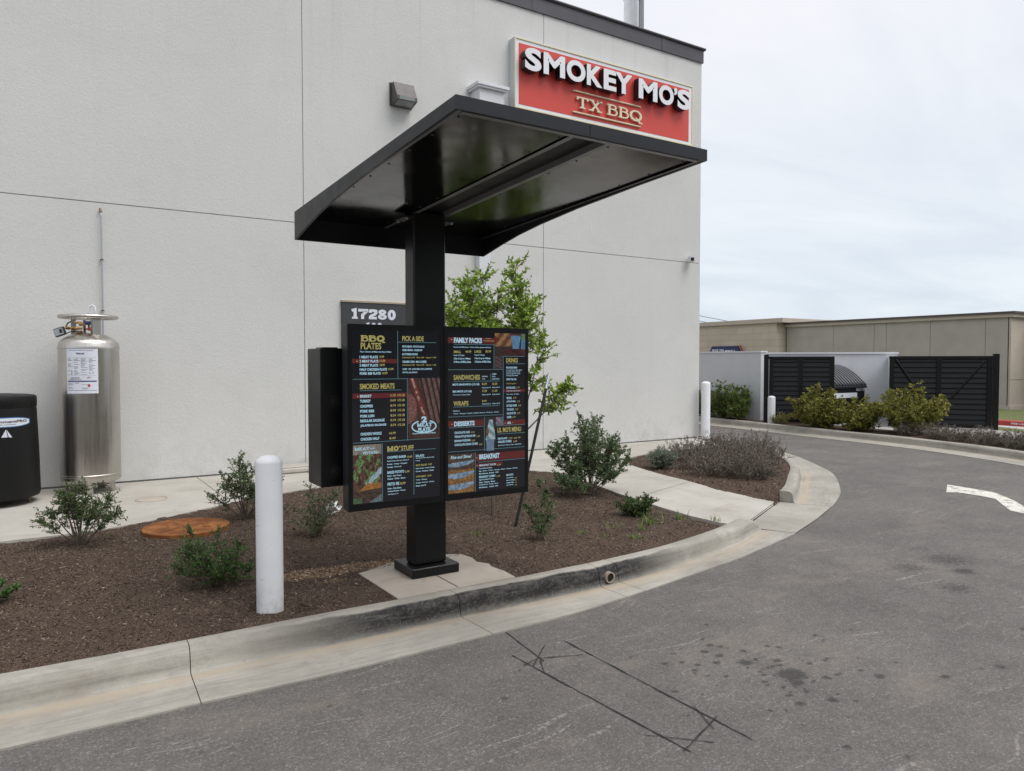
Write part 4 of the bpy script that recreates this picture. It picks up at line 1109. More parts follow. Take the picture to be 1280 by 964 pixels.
# TX BBQ raised slab letters
pl = lambda x, z, d: (x, YF-.045-d, z)
for ch, x, w in (('T', 8.20, .25), ('X', 8.48, .29), ('B', 8.90, .25), ('B', 9.175, .25), ('Q', 9.45, .31)):
    b = MB(); put_slab(b, ch, pl, x, 6.315, w, .20, .15, 0, .08)
    o = b.build('small_letter', 'cream', t); md = o.modifiers.new('s', 'SOLIDIFY'); md.thickness = .03; md.offset = 0
b = MB()
for z in (6.60, 6.225): b.box(8.12, 9.74, YF-.045, YF-.01, z, z+.022, .004)
build_each(b, 'rule', 'cream', t)

# ================================================================== MENU STAND
st = thing('menu_stand', (2.45, 5.07, .154), 'black drive-through menu stand with canopy and two lit menu screens', 'menu stand')
b = MB(); b.box(2.262, 2.650, 4.885, 5.225, .154, .225, .006); b.build('base_plate', 'black_paint', st)
b = MB(); b.box(2.318, 2.583, 4.965, 5.125, .225, 2.86, .012)
b.build('post', 'black_paint', st)
# canopy
CX0, CX1, CYF, CYB = 1.625, 3.275, 3.02, 5.58
def ztop(y): return 2.977+(2.875-2.977)*(y-CYF)/(CYB-CYF)
def zbot(y): return float(np.interp(y, [3.02, 3.6, 4.24, 4.7, 5.0, 5.25, 5.58], [2.912, 2.885, 2.848, 2.808, 2.772, 2.73, 2.665]))
def zs(y): return ztop(y)-.052
ys = [CYF+(CYB-CYF)*k/40 for k in range(41)]
def side_fascia(x0, x1):
    b = MB(); V = []; F = []
    for y in ys: V += [(x0, y, ztop(y)), (x1, y, ztop(y)), (x1, y, zbot(y)), (x0, y, zbot(y))]
    for i in range(40):
        for k in range(4): F.append((i*4+k, i*4+(k+1) % 4, (i+1)*4+(k+1) % 4, (i+1)*4+k))
    F += [(3, 2, 1, 0), (160, 161, 162, 163)]
    return b.add(V, F)
cn = MB().add([(CX0+.02, CYF+.02, ztop(CYF)-.004), (CX1-.02, CYF+.02, ztop(CYF)-.004), (CX1-.02, CYB-.02, ztop(CYB)-.004), (CX0+.02, CYB-.02, ztop(CYB)-.004)], [(0, 1, 2, 3)]).build('canopy', 'slate_paint', st)
b = side_fascia(CX0, CX0+.018); b.build('side_fascia', 'slate_paint', cn)
b = side_fascia(CX1-.018, CX1); b.build('side_fascia', 'slate_paint', cn)
b = MB()
for a, c in ((CX0+.0185, 2.409), (2.412, CX1-.0185)): b.box(a, c, CYF, CYF+.018, zbot(CYF), ztop(CYF))
b.build('front_fascia', 'slate_paint', cn)
b = MB(); b.box(CX0+.0185, CX1-.0185, CYB-.018, CYB, zbot(CYB), ztop(CYB)); b.build('rear_fascia', 'slate_paint', cn)
def soffit(xa, xb, y0, y1, dz, n=28):
    b = MB(); V = []; F = []
    for k in range(n+1):
        y = y0+(y1-y0)*k/n; V += [(xa, y, zs(y)+dz-.016), (xb, y, zs(y)+dz-.016)]
    for k in range(n): F.append((2*k, 2*k+2, 2*k+3, 2*k+1))
    return b.add(V, F)
soffit(CX0+.045, 2.335, CYF+.045, CYB-.03, .016).build('soffit_panel', 'soffit_gloss', cn, True)
soffit(2.595, CX1-.045, CYF+.045, CYB-.03, .016).build('soffit_panel', 'soffit_gloss', cn, True)
b = soffit(2.36, 2.57, CYF+.03, CYB-.03, .045); b.build('light_channel', 'black_matte', cn)
# flanges round the panels
b = MB().mat('flange_grey')
for xa, xb in ((2.325, 2.36), (2.57, 2.605)):
    q = soffit(xa, xb, CYF+.03, CYB-.03, .009); b.add(q.v, q.f)
for xa, xb in ((CX0+.019, CX0+.045), (CX1-.045, CX1-.019)):
    q = soffit(xa, xb, CYF+.019, CYB-.019, .006); b.add(q.v, q.f)
for xa, xb in ((2.36, 2.361), (2.569, 2.57)):
    V = []; F = []
    for k in range(21):
        y = CYF+.03+(CYB-CYF-.06)*k/20; V += [(xa, y, zs(y)-.007), (xa, y, zs(y)+.029)]
    b.add(V, [(2*k, 2*k+2, 2*k+3, 2*k+1) for k in range(20)])
b.box(CX0+.046, CX1-.046, CYF+.0185, CYF+.05, zs(CYF)-.016, zs(CYF)-.010)
build_each(b, 'soffit_flange', None, cn)
b = MB()
for x in (2.30, 2.63, CX1-.08, CX0+.08):
    for k in range(9):
        y = CYF+.12+k*.28; b.lathe([(.0, -.004), (.006, -.003), (.008, 0)], (x, y, zs(y)-.0005), 8)
build_each(b, 'rivet', 'flashing', cn)
# mounting collar + brackets at the head of the post
b = MB(); b.box(2.24, 2.318, 4.96, 5.13, 2.80, 2.812); b.box(2.583, 2.66, 4.96, 5.13, 2.80, 2.812)
build_each(b, 'bracket', 'black_matte', st)
b = MB()
for x in (2.265, 2.635):
    for y in (4.97, 5.11): b.lathe([(0, -.016), (.010, -.014), (.011, 0)], (x, y, 2.80), 8)
build_each(b, 'bolt', 'galv', st)

# two screens
YS = 4.80
def board(x0, x1):
    z0, z1 = .722, 2.006
    b = MB(); b.box(x0, x1, YS+.012, YS+.11, z0+.004, z1-.004, .004); hs = b.build('menu_screen', 'slate_paint', st)
    fr = MB(); w = .030
    for (a, c, d, e) in ((x0, x1, z1-.040, z1), (x0, x1, z0, z0+.045), (x0, x0+w, z0+.045, z1-.040), (x1-w, x1, z0+.045, z1-.040)): fr.box(a, c, YS, YS+.0115, d, e)
    fr.build('bezel', 'black_paint', hs)
    MB().box(x0+w-.001, x1-w+.001, YS+.003, YS+.0115, z0+.044, z1-.039).build('display', 'screen_black', hs)
    return hs, (x0+w, x1-w, z0+.045, z1-.040)
hl, DL = board(1.748, 2.477)
hr, DR = board(2.482, 3.222)
def mapper(D, corners, yoff=0):
    (tlx, tly), (trx, tr_y), (blx, bly), (brx, bry) = corners
    def f(x, y):
        # x is nearly vertical-edge aligned; solve by two iterations
        v = 0.5
        for _ in range(4):
            lx = tlx+(blx-tlx)*v; rx = trx+(brx-trx)*v; u = (x-lx)/(rx-lx)
            ty = tly+(tr_y-tly)*u; by = bly+(bry-bly)*u; v = (y-ty)/(by-ty)
        # foreshortening along the row
        uu = u*(1+.055*(1-u))
        return D[0]+(D[1]-D[0])*uu, D[3]-(D[3]-D[2])*v
    return f
def bplane(x, z, d): return (x, YS+.003-.0015-d, z)
class Menu:
    def __init__(s, host, D, corners): s.h = host; s.f = mapper(D, corners); s.b = {}; s.D = D
    def mb(s, k): return s.b.setdefault(k, MB())
    def text(s, txt, x0, y, x1, h, mat, bold=.02, lift=.0008, shear=0):
        a = s.f(x0, y); c = s.f(x1, y); sc = (s.D[3]-s.D[2])/880.0*1.02
        hh = h*sc
        q = MB(); put_text(q, txt, bplane, a[0], a[1]-hh/2, c[0]-a[0], hh, bold, shear, lift)
        q.build('gold_lettering' if mat == 'print_gold' else 'pale_lettering', mat, s.h)
    def slab(s, txt, x0, y, x1, h, mat, t=.24):
        a = s.f(x0, y); c = s.f(x1, y); hh = h*(s.D[3]-s.D[2])/880.0*1.02
        put_slab(s.mb(mat), txt, bplane, a[0], a[1]-hh/2, c[0]-a[0], hh, t, .0008, .06)
    def rect(s, x0, y0, x1, y1, mat, lift=.0004):
        a = s.f(x0, (y0+y1)/2); c = s.f(x1, (y0+y1)/2); zt = s.f(x0, y0)[1]; zb = s.f(x0, y1)[1]
        q = MB() if mat == 'print_red' else s.mb(mat)
        q.add([bplane(a[0], zb, lift), bplane(c[0], zb, lift), bplane(c[0], zt, lift), bplane(a[0], zt, lift)], [(0, 1, 2, 3)])
        if mat == 'print_red': q.build('red_band', 'print_red', s.h)
    def hl(s, x0, x1, y, w=2.2, mat='print_line', lift=.0006): s.rect(x0, y-w/2, x1, y+w/2, mat, lift)
    def vl(s, x, y0, y1, w=2.2): s.rect(x-w/2, y0, x+w/2, y1, 'print_line', .0007)
    def star(s, x, y, r=5):
        c = s.f(x, y); r = r*.00145
        P = [(c[0]+(r if k % 2 == 0 else r*.42)*math.sin(k*PI/5), c[1]+(r if k % 2 == 0 else r*.42)*math.cos(k*PI/5)) for k in range(10)]
        MB().add([bplane(x, z, .0008) for x, z in P]+[bplane(c[0], c[1], .0008)], [(10, (k+1) % 10, k) for k in range(10)]).build('star', 'print_star', s.h)
    def pic(s, x0, y0, x1, y1, nx, nz, fn):
        a = s.f(x0, y1); c = s.f(x1, y0)
        picture('food_picture', s.h, bplane, a[0], a[1], c[0], c[1], nx, nz, fn, .0003)
    def done(s):
        names = {'print_gold': 'gold_lettering', 'print_pale': 'pale_lettering', 'print_line': 'divider_lines', 'print_red': 'red_band', 'print_star': 'star'}
        for k, mb in s.b.items(): mb.build(names[k], k, s.h)
# ---- picture functions (return sRGB)
PN = np.random.default_rng(11).uniform(0, 1, (128, 128))
def pn(u, v, s): return float(PN[int(u*s) % 128, int(v*s*1.3) % 128])
def sn(u, v, s):
    x = u*s; y = v*s; i = int(math.floor(x)); j = int(math.floor(y)); fx = x-i; fy = y-j
    g = lambda a, b: PN[a % 128, b % 128]
    return float((g(i, j)*(1-fx)+g(i+1, j)*fx)*(1-fy)+(g(i, j+1)*(1-fx)+g(i+1, j+1)*fx)*fy)
def L3(a, b, t): t = max(0, min(1, t)); return tuple(a[k]+(b[k]-a[k])*t for k in range(3))
def p_meat(u, v):
    n = sn(u, v, 22); base = L3((52, 34, 32), (100, 68, 62), n)
    # slices: curved bands on the right, a glossy link on the left
    w = (u-.35)+.35*(1-v)**1.5*(-1)+.45*(1-v)*.6
    band = (u*1.0+(v)*.42)*6.2
    fr = band-math.floor(band)
    if u+v*.42 > .78 and v > .22:
        base = L3((44, 28, 28), (126, 92, 88), math.sin(fr*PI)**.8*(.6+.5*n)) if fr > .16 else (28, 18, 18)
    if v > .30 and abs((u-.12)-(1-v)*.62) < .17*math.sqrt(max(0, 1-((v-.66)/.38)**2)):
        q = abs((u-.12)-(1-v)*.62)/.17
        base = L3((128, 62, 48), (70, 28, 24), q+.3*(n-.5))
        if q < .18 and n > .45: base = (186, 140, 134)
    if ((u-.02)/.26)**2+((v-.50)/.24)**2 < 1: base = L3((104, 52, 48), (158, 104, 98), pn(u, v, 60))
    if v < .24: base = L3((40, 24, 22), (88, 56, 48), sn(u, v, 40))
    return base
def p_potato(u, v):
    n = sn(u, v, 16); p = pn(u, v, 90); q = sn(u+2, v, 34)
    c = L3((48, 28, 22), (128, 84, 64), .35*n+.65*q)
    if v > .80+.06*sn(u, .3, 5): c = L3((110, 104, 96), (158, 150, 138), sn(u, v*.3, 20))
    e = ((u-.5)/.55)**2+((v-.56)/.30)**2
    gr = sn(u+3, v, 18); g2 = sn(u+7, v+1, 9)
    if e < 1 and gr > .56 and g2 > .36: c = L3((34, 84, 40), (140, 178, 104), p)
    elif e < 1 and gr < .24: c = L3((30, 18, 16), (52, 32, 26), p)
    dd = v-(.14+.42*u)          # melted white band rising to the right
    if u > .42 and -.07 < dd < .03+.04*n: c = L3((130, 156, 176), (178, 198, 210), q)
    if u > .40 and -.05 < dd < .05 and sn(u+5, v, 12) > .62: c = L3((60, 116, 54), (120, 164, 88), p)
    if v < .33 and dd < -.02+.02*n and v > .20-.06*u: c = L3((138, 78, 26), (196, 136, 56), q)
    if v <= .20-.06*u+.1*u and v > .02: c = L3((44, 30, 24), (98, 72, 56), sn(u*.4+v, v*1.4, 34))
    if u > .55 and v < .30*(u-.55): c = L3((78, 98, 106), (118, 142, 150), q)
    if u < .3 and v < .10: c = L3((44, 76, 44), (88, 120, 76), q)
    return c
def p_toast(u, v):
    n = sn(u, v, 26); c = L3((40, 30, 28), (70, 52, 48), n)
    if u < .55 and v > .42:
        s = math.sin((u*9+(1-v)*5)*2.2); c = L3((92, 54, 30), (176, 126, 78), .5+.4*s+.3*(n-.5))
    if .52 < u < .86 and v > .32 and abs(u-.69) < .10+.07*(v-.32)*1.6: c = L3((70, 120, 165), (96, 150, 196), n) if v < .9 else (86, 44, 34)
    if u > .86 and v > .12: c = L3((62, 110, 150), (84, 136, 172), n) if v < .72 else L3((70, 100, 70), (110, 140, 100), n)
    if u > .3 and v < .30: c = L3((40, 14, 18), (108, 38, 40), sn(u, v, 9))
    return c
def p_brisket(u, v):
    s = math.sin((u*3+v*8)*2.6); return L3((50, 30, 32), (112, 84, 90), .5+.45*s*sn(u, v, 12))
def p_shake(u, v):
    n = sn(u, v, 14)
    if v < .34: c = L3((84, 116, 150), (120, 150, 180), n) if abs(u-.5) < .36+.1*v else (40, 40, 44)
    elif v < .93 and abs(u-.55) < .42*(1-(v-.34)/.75)+.08: c = L3((104, 140, 152), (178, 204, 208), .5+.5*math.sin((v*24+u*7)))
    else: c = (46, 40, 44)
    if (u-.22)**2*3+(v-.56)**2*4 < .06: c = L3((92, 52, 30), (136, 84, 50), n)
    return c
def p_cup(u, v): return L3((92, 64, 72), (140, 150, 180), sn(u, v, 6))
def p_taco(u, v):
    n = sn(u, v, 18)
    for k, (cy, ry) in enumerate(((.16, .15), (.44, .14), (.72, .12))):
        if v < cy+.06+.08*u and ((u-.45)/.56)**2+((v-cy-.05-.06*u)/ry)**2 < 1 and v <= cy+.05+.06*u: return L3((84, 116, 146), (150, 180, 204), n)
    c = L3((96, 54, 24), (186, 132, 62), pn(u, v, 40)) if v < .6 else L3((60, 42, 34), (100, 72, 56), n)
    return c
# ---- left screen
m = Menu(hl, DL, ((70, 48), (525, 66), (62, 936), (524, 893)))
P_, G_, Rd = 'print_pale', 'print_gold', 'print_red'
m.slab('BBQ', 112, 92, 228, 31, G_, .26)
m.text('PLATES', 111, 130, 210, 33, G_, .03)
m.text('Your Choice of Meat and Any 2 Sides', 107, 160, 260, 10, P_, .02, shear=.2)
m.rect(70, 195, 290, 217, Rd); m.star(93, 207)
for y, tx, x1, pr, p0, p1 in ((186, '1 MEAT PLATE', 193, '13.99', 201, 223), (207, '2 MEAT PLATE', 195, '15.99', 201, 229), (228, '3 MEAT PLATE', 193, '18.99', 201, 226), (249, 'HALF CHICKEN PLATE', 237, '14.99', 244, 270), (269, 'PORK RIB PLATE', 205, '14.99', 212, 239)):
    m.text(tx, 105, y, x1, 13, P_, .035); m.text(pr, p0, y, p1, 12, G_, .03)
m.vl(293, 56, 297); m.hl(72, 345, 298); m.vl(341, 298, 612)
m.text('PICK A SIDE', 317, 96, 433, 26, G_, .03); m.hl(295, 503, 114)
for y, tx, x1, mt, h in ((136, 'PINTO BEANS - POTATO SALAD', 436, P_, 10), (154, 'GREEN BEANS - COLESLAW', 425, P_, 10), (175, 'BUTTERED SPUDS', 399, P_, 10), (192, 'Individual 2.99   Pint 6.99   Quart 11.99', 503, G_, 8),
                        (213, 'CREAMED CORN - MAC & CHEESE', 447, P_, 11), (230, 'Individual 2.99   Pint 6.99   Quart 11.99', 503, G_, 8), (251, 'CHIPS  1.50  LAYS, RED LAYS, DORITOS', 478, P_, 10), (268, 'FRITOS, JALAPENO', 396, P_, 9)):
    m.text(tx, 317, y, x1, h, mt, .03)
m.text('SMOKED MEATS', 104, 335, 275, 28, G_, .03); m.hl(104, 310, 356)
m.rect(70, 371, 338, 396, Rd); m.star(93, 385)
for y, tx, x1, pr in ((384, 'BRISKET', 159, '11.75'), (409, 'TURKEY', 155, '10.49'), (435, 'CHOPPED', 165, '8.74'), (460, 'PORK RIBS', 171, '8.99'), (485, 'PORK LOIN', 171, '8.24'), (509, 'REGULAR SAUSAGE', 222, '8.74'), (534, 'JALAPENO SAUSAGE', 230, '8.74')):
    m.text(tx, 104, y, x1, 14, P_, .035); m.text(pr, 252, y-2, 280, 12, G_, .03); m.text('1/2 LB', 290, y-3, 327, 12, G_, .03)
for y, tx, x1, pr in ((576, 'CHICKEN WHOLE', 206, '16.99'), (602, 'CHICKEN HALF', 194, '8.49')):
    m.text(tx, 104, y, x1, 14, P_, .035); m.text(pr, 245, y-3, 278, 12, G_, .03)
m.pic(344, 297, 524, 606, 54, 90, p_meat)
c0 = m.f(432, 541); e = ellipse(c0[0], c0[1], .095, .043, 40, R(118), R(422), False)
vv, ff = ribbon(e, .009); m.mb(P_).add([bplane(x, z, .0012) for x, z in vv], ff)
m.text('2', 417, 506, 448, 32, P_, .05, .0016); m.slab('MEAT', 393, 534, 477, 19, P_, .26); m.text('PLATE', 399, 558, 467, 22, P_, .05, .0016)
m.text('Choose from 2 Smoked Meats', 367, 577, 498, 8, P_, .02, .0014)
m.hl(68, 525, 621)
m.pic(65, 626, 205, 931, 56, 120, p_potato); m.vl(208, 622, 920)
m.slab('MEAT', 76, 652, 145, 14, P_, .2); m.text('and', 148, 648, 170, 9, P_, .02, .0014, .3); m.text('POTATO', 115, 672, 190, 13, P_, .03, .0014)
m.slab("MO'", 233, 653, 302, 25, G_, .28); m.text('STUFF', 306, 650, 373, 25, G_, .03); m.hl(235, 497, 668); m.vl(373, 668, 888)
for y, tx, x1, mt, h in ((697, 'CHOPPED BAKER', 332, P_, 13), (716, 'Baked Potato with your choice of', 346, P_, 7), (732, 'Brisket - Turkey - Chopped', 336, P_, 8), (747, 'Sausage - Pork Loin', 306, P_, 8), (773, 'BAKED POTATO', 321, P_, 14),
                        (791, 'Butter - Sour Cream', 305, P_, 8), (806, 'Cheese - Chives - Bacon', 326, P_, 8), (833, 'FRITO PIE', 294, P_, 16), (855, 'Fritos - Pinto Beans', 305, P_, 8), (870, 'Chopped Brisket - Cheese', 326, P_, 8), (885, 'Add Jalapenos .75', 288, P_, 6)):
    m.text(tx, 233, y, x1, h, mt, .03)
m.text('10.49', 338, 694, 364, 11, G_, .03); m.text('6.99', 326, 769, 349, 11, G_, .03); m.text('8.99', 299, 829, 327, 13, G_, .03)
for y, tx, x1, mt, h in ((690, 'SALADS', 431, P_, 12), (702, 'Your Choice of Ranch, Caesar or Italian', 488, P_, 6), (715, 'Dressing', 408, P_, 6), (738, "MO'S SALAD  9.49", 474, G_, 10), (755, 'Mixed Greens - Purple Cabbage', 490, P_, 7), (769, 'Carrots - Tomatoes - Cheese', 486, P_, 7),
                        (796, 'WITH MEAT  12.49', 471, G_, 10), (813, 'Turkey - Chopped', 446, P_, 7), (828, 'Sausage - Pork Loin - Chicken', 488, P_, 7), (843, 'Brisket  Add .99', 440, P_, 7)):
    m.text(tx, 384, y, x1, h, mt, .03)
m.done()
# ---- right screen
m = Menu(hr, DR, ((48, 64), (466, 80), (38, 957), (455, 912)))
m.rect(47, 92, 287, 124, Rd)
a = m.f(287, 84); bq = m.f(287, 136); cq = m.f(316, 110)
MB().add([bplane(a[0], a[1], .0009), bplane(bq[0], bq[1], .0009), bplane(cq[0], cq[1], .0009)], [(0, 1, 2)]).build('band_point', 'print_red', hr)
m.star(65, 105); m.text('FAMILY PACKS', 77, 109, 220, 29, P_, .045)
m.text('Simply', 240, 102, 268, 7, G_, .02, .0014); m.text('The Best Deal', 228, 114, 285, 6, G_, .02, .0014)
m.hl(77, 283, 131); m.vl(284, 131, 268)
m.text('Served with BBQ Sauce - Onions, Pickles, Jalapenos & Bread', 75, 147, 268, 8, P_, .02)
m.text('SMALL', 75, 172, 112, 14, G_, .03); m.text('44.99', 133, 172, 163, 13, G_, .03); m.text('LARGE', 180, 172, 215, 14, G_, .03); m.text('85.99', 238, 172, 268, 13, G_, .03)
for x, a1, b1, c1 in ((75, 'Feeds 2-3 People', '2 lbs of up to 3 Meats', '2 Pints of BBQ Sides'), (180, 'Feeds 5-7 People', '3 lbs of up to 4 Meats', '2 Quarts of BBQ Sides')):
    m.text(a1, x, 192, x+53, 9, P_, .02); m.text(b1, x, 210, x+84, 12, P_, .03); m.text(c1, x, 228, x+86, 12, P_, .03)
m.pic(288, 79, 466, 198, 60, 40, p_toast); m.pic(288, 199, 330, 267, 14, 24, p_brisket)
m.hl(46, 332, 270); m.vl(333, 200, 578); m.hl(333, 462, 200)
m.text('DRINKS', 352, 222, 420, 25, G_, .03); m.hl(352, 462, 241)
for y, tx, x1, mt, h in ((262, 'FOUNTAIN DRINK', 416, P_, 11), (276, 'Coke, Diet Coke, Dr Pepper, Big Red', 444, P_, 6), (286, 'Root Beer, Sprite, Lemonade', 433, P_, 6), (296, 'Fanta Orange, Hi-C Punch', 433, P_, 6), (306, 'Powerade, Tea, Water', 420, P_, 6), (327, 'SWEET TEA, TEA', 411, P_, 12),
                        (350, 'Small 2.29  Large 2.79', 408, G_, 8), (372, 'BOTTLED SODA', 404, P_, 11), (408, 'Coke - Sprite - Dr Pepper', 425, P_, 6), (428, 'RED BULL', 382, P_, 12), (448, 'JUICE OR MILK', 404, P_, 12), (470, 'BOTTLED WATER', 411, P_, 12), (491, 'TOPO CHICO', 393, P_, 12), (512, 'GALLON OF TEA', 405, P_, 12), (533, 'COFFEE', 378, P_, 12)):
    m.text(tx, 352, y, x1, h, mt, .03)
for y, x in ((372, 410), (428, 390), (448, 412), (470, 418), (491, 400), (512, 412), (533, 384)): m.text('2.79', x, y-1, x+18, 9, G_, .02)
m.rect(334, 381, 462, 397, Rd); m.text('Coke, Diet Coke, Big Red', 352, 390, 432, 7, P_, .02)
m.rect(334, 549, 460, 577, Rd); m.text('BEER', 355, 564, 376, 12, P_, .03); m.star(342, 565, 4); m.star(386, 562, 4)
m.text('SANDWICHES', 73, 313, 207, 27, G_, .03); m.text('Sandwich', 218, 308, 248, 7, P_, .02); m.text('Only', 218, 322, 234, 8, P_, .02); m.rect(264, 294, 266, 330, 'print_line')
m.text('COMBO', 273, 296, 296, 8, P_, .02); m.text('Side &', 273, 309, 290, 7, P_, .02); m.text('Small Drink', 273, 322, 312, 7, P_, .02); m.hl(72, 313, 335)
for y, a1, x1, q1, q2 in ((353, "MO'S SANDWICH (1/2 LB)", 203, '8.29', '12.29'), (391, "BIG MO'S (1/2 LB)", 162, '7.29', '11.29')):
    m.text(a1, 68, y, x1, 14, P_, .03); m.text(q1, 217, y-3, 243, 12, G_, .03); m.text(q2, 272, y-3, 300, 12, G_, .03)
    m.text('Brisket Add .99', 217, y+17, 263, 6, P_, .02); m.text('Brisket Add .99', 272, y+16, 314, 6, P_, .02)
m.text('Your choice of 2 types of Meat', 68, 409, 155, 7, P_, .02)
m.text('WRAPS', 70, 456, 145, 26, G_, .03); m.text('8.49', 217, 443, 240, 11, G_, .03); m.text('Brisket Add .99', 217, 459, 263, 6, P_, .02); m.text('Brisket Add .99', 272, 457, 314, 6, P_, .02); m.hl(69, 310, 475)
m.text('Choice of', 68, 496, 100, 7, P_, .02); m.text('Turkey - Chopped - Sausage - Jalapeno Sausage - Pork Loin - Brisket', 68, 512, 307, 7, P_, .02)
m.hl(44, 333, 529)
m.rect(43, 551, 222, 585, Rd); m.star(61, 569); m.text('DESSERTS', 72, 568, 175, 26, P_, .045); m.hl(48, 224, 589); m.vl(226, 530, 718)
for y, tx, x1 in ((616, 'CHOCOLATE CAKE', 150), (638, 'TEXAS-STYLE PECAN PIE', 178), (661, 'BANANA PUDDING', 152), (683, 'CHOCOLATE CHUNK COOKIE', 190)):
    m.text(tx, 73, y, x1, 12, P_, .03); m.text('3.29', x1+6, y-2, x1+24, 9, G_, .02)
m.pic(229, 531, 287, 717, 22, 66, p_shake); m.pic(289, 531, 330, 577, 12, 14, p_cup)
m.hl(289, 462, 580); m.text("LIL MO'S MENU", 298, 603, 435, 28, G_, .03); m.hl(298, 460, 625)
m.text('KIDS PLATE', 300, 650, 352, 11, P_, .03); m.text('7.29  add .99', 360, 648, 430, 9, G_, .02); m.text('GRILLED CHEESE', 300, 668, 377, 12, P_, .03); m.text('6.49', 388, 665, 410, 10, G_, .02); m.text('Served with 1 Side or Chips - Small Drink', 300, 688, 435, 8, P_, .02)
m.hl(40, 456, 722); m.pic(37, 728, 171, 953, 44, 70, p_taco); m.vl(175, 724, 948)
m.text('Rise and Shine!', 52, 752, 157, 17, P_, .02, .0014, .3)
m.rect(178, 734, 456, 776, Rd); m.star(185, 755); m.text('BREAKFAST', 197, 750, 307, 28, P_, .045); m.hl(192, 456, 779)
m.rect(178, 787, 322, 808, Rd); m.star(185, 798, 4); m.text('BREAKFAST TACOS', 197, 797, 287, 10, P_, .03); m.text('2.29', 293, 794, 313, 9, G_, .02)
for y, tx, x1, mt, h in ((814, 'Your Choice of 2 Items', 265, P_, 7), (829, 'Egg - Bacon - Potato - Sausage - Beans - Cheese - Brisket', 410, P_, 7), (843, 'Brisket Add .99', 300, P_, 7), (861, 'BREAKFAST COMBO', 283, P_, 12), (877, 'Eggs Scrambled & Cheese', 275, P_, 8), (891, 'Bacon - Potatoes - Biscuit', 280, P_, 8), (905, 'Sausage Biscuit - Sausage - Bacon', 298, P_, 7), (919, 'Brisket  Add .99', 297, P_, 7)):
    m.text(tx, 195, y, x1, h, mt, .03)
m.text('6.49', 290, 856, 309, 9, G_, .02)
for y, tx, x1, h in ((850, 'BISCUITS', 385, 10), (866, 'with Chopped Meat', 385, 7), (880, 'Bacon and Egg', 390, 7), (893, 'Sausage & Egg', 386, 8), (906, 'Jelly and Butter', 386, 6)):
    m.text(tx, 345, y, x1, h, P_, .03)
for y in (865, 878, 891, 904): m.text('3.29', 393, y, 406, 6, G_, .02)
m.done()
b = MB(); b.box(2.36, 2.54, YS+.11, 4.965, 1.15, 1.60); b.build('screen_mount', 'black_paint', st)

# speaker box
b = MB(); b.box(1.625, 1.795, 5.0, 5.29, .872, 1.842, .006)
b.box(1.66, 1.76, 5.03, 5.2, 1.842, 1.850); sp = b.build('speaker_box', 'black_paint', st)
for zc in (1.475, .985):
    q = MB(); r0, r1 = .020, .052
    for k in range(20):
        a = 2*PI*k/20; d = (math.cos(a), math.sin(a)); nn = (-d[1], d[0]); w = .0035
        V = []
        for rr_, s_ in ((r0, -1), (r0, 1), (r1, 1), (r1, -1)): V.append((1.71+d[0]*rr_+nn[0]*w*s_, 4.9985, zc+d[1]*rr_+nn[1]*w*s_))
        q.add(V, [(0, 1, 2, 3)])
    q.build('speaker_grille', 'hollow', sp)
    MB().lathe([(.0, 0), (.014, 0), (.017, .003)], (0, 0, 0), 16).build('badge', 'black_matte', sp)
    o = [c for c in sp.children if c.name.startswith('badge')][-1]
    wl_ = world_loc(sp); o.data.transform(Matrix.Translation(wl_)); o.data.transform(Matrix.Rotation(R(90), 4, 'X')); o.data.transform(Matrix.Translation(Vector((1.71, 4.9975, zc))-wl_))
b = MB(); b.box(1.795, 2.318, 5.06, 5.10, 1.30, 1.38); b.box(1.795, 2.318, 5.06, 5.10, 1.0, 1.05); build_each(b, 'speaker_arm', 'black_paint', st)
b = MB()
for z in (1.30, 1.62, .92): b.lathe([(0, 0), (.006, 0), (.006, .004)], (0, 0, 0), 8)

# ================================================================== SITE OBJECTS
def post(name, x, y, z0, h, r, label, group=None, cap=True, mat='post_white'):
    p = [(r, 0), (r, h-.03), (r*.985, h-.022), (r*.9, h-.008), (r*.6, h+.012), (0, h+.02)]
    o = MB().lathe(p, (x, y, z0), 32).build(name, mat, None, 'auto', loc=(x, y, z0))
    return tag(o, label, 'bollard', group)
post('bollard', 1.222, 4.815, .10, 1.03, .084, 'white round bollard in the mulch bed just behind the near kerb', 'white bollards')
post('bollard', 11.60, 10.68, .14, 1.18, .092, 'white round bollard standing against the corner of the stucco building', 'white bollards')
post('bollard', 15.99, 12.47, .12, .72, .095, 'short white bollard before the left black gate of the dumpster enclosure', 'white bollards')
t = bpy.data.objects['bollard.002']

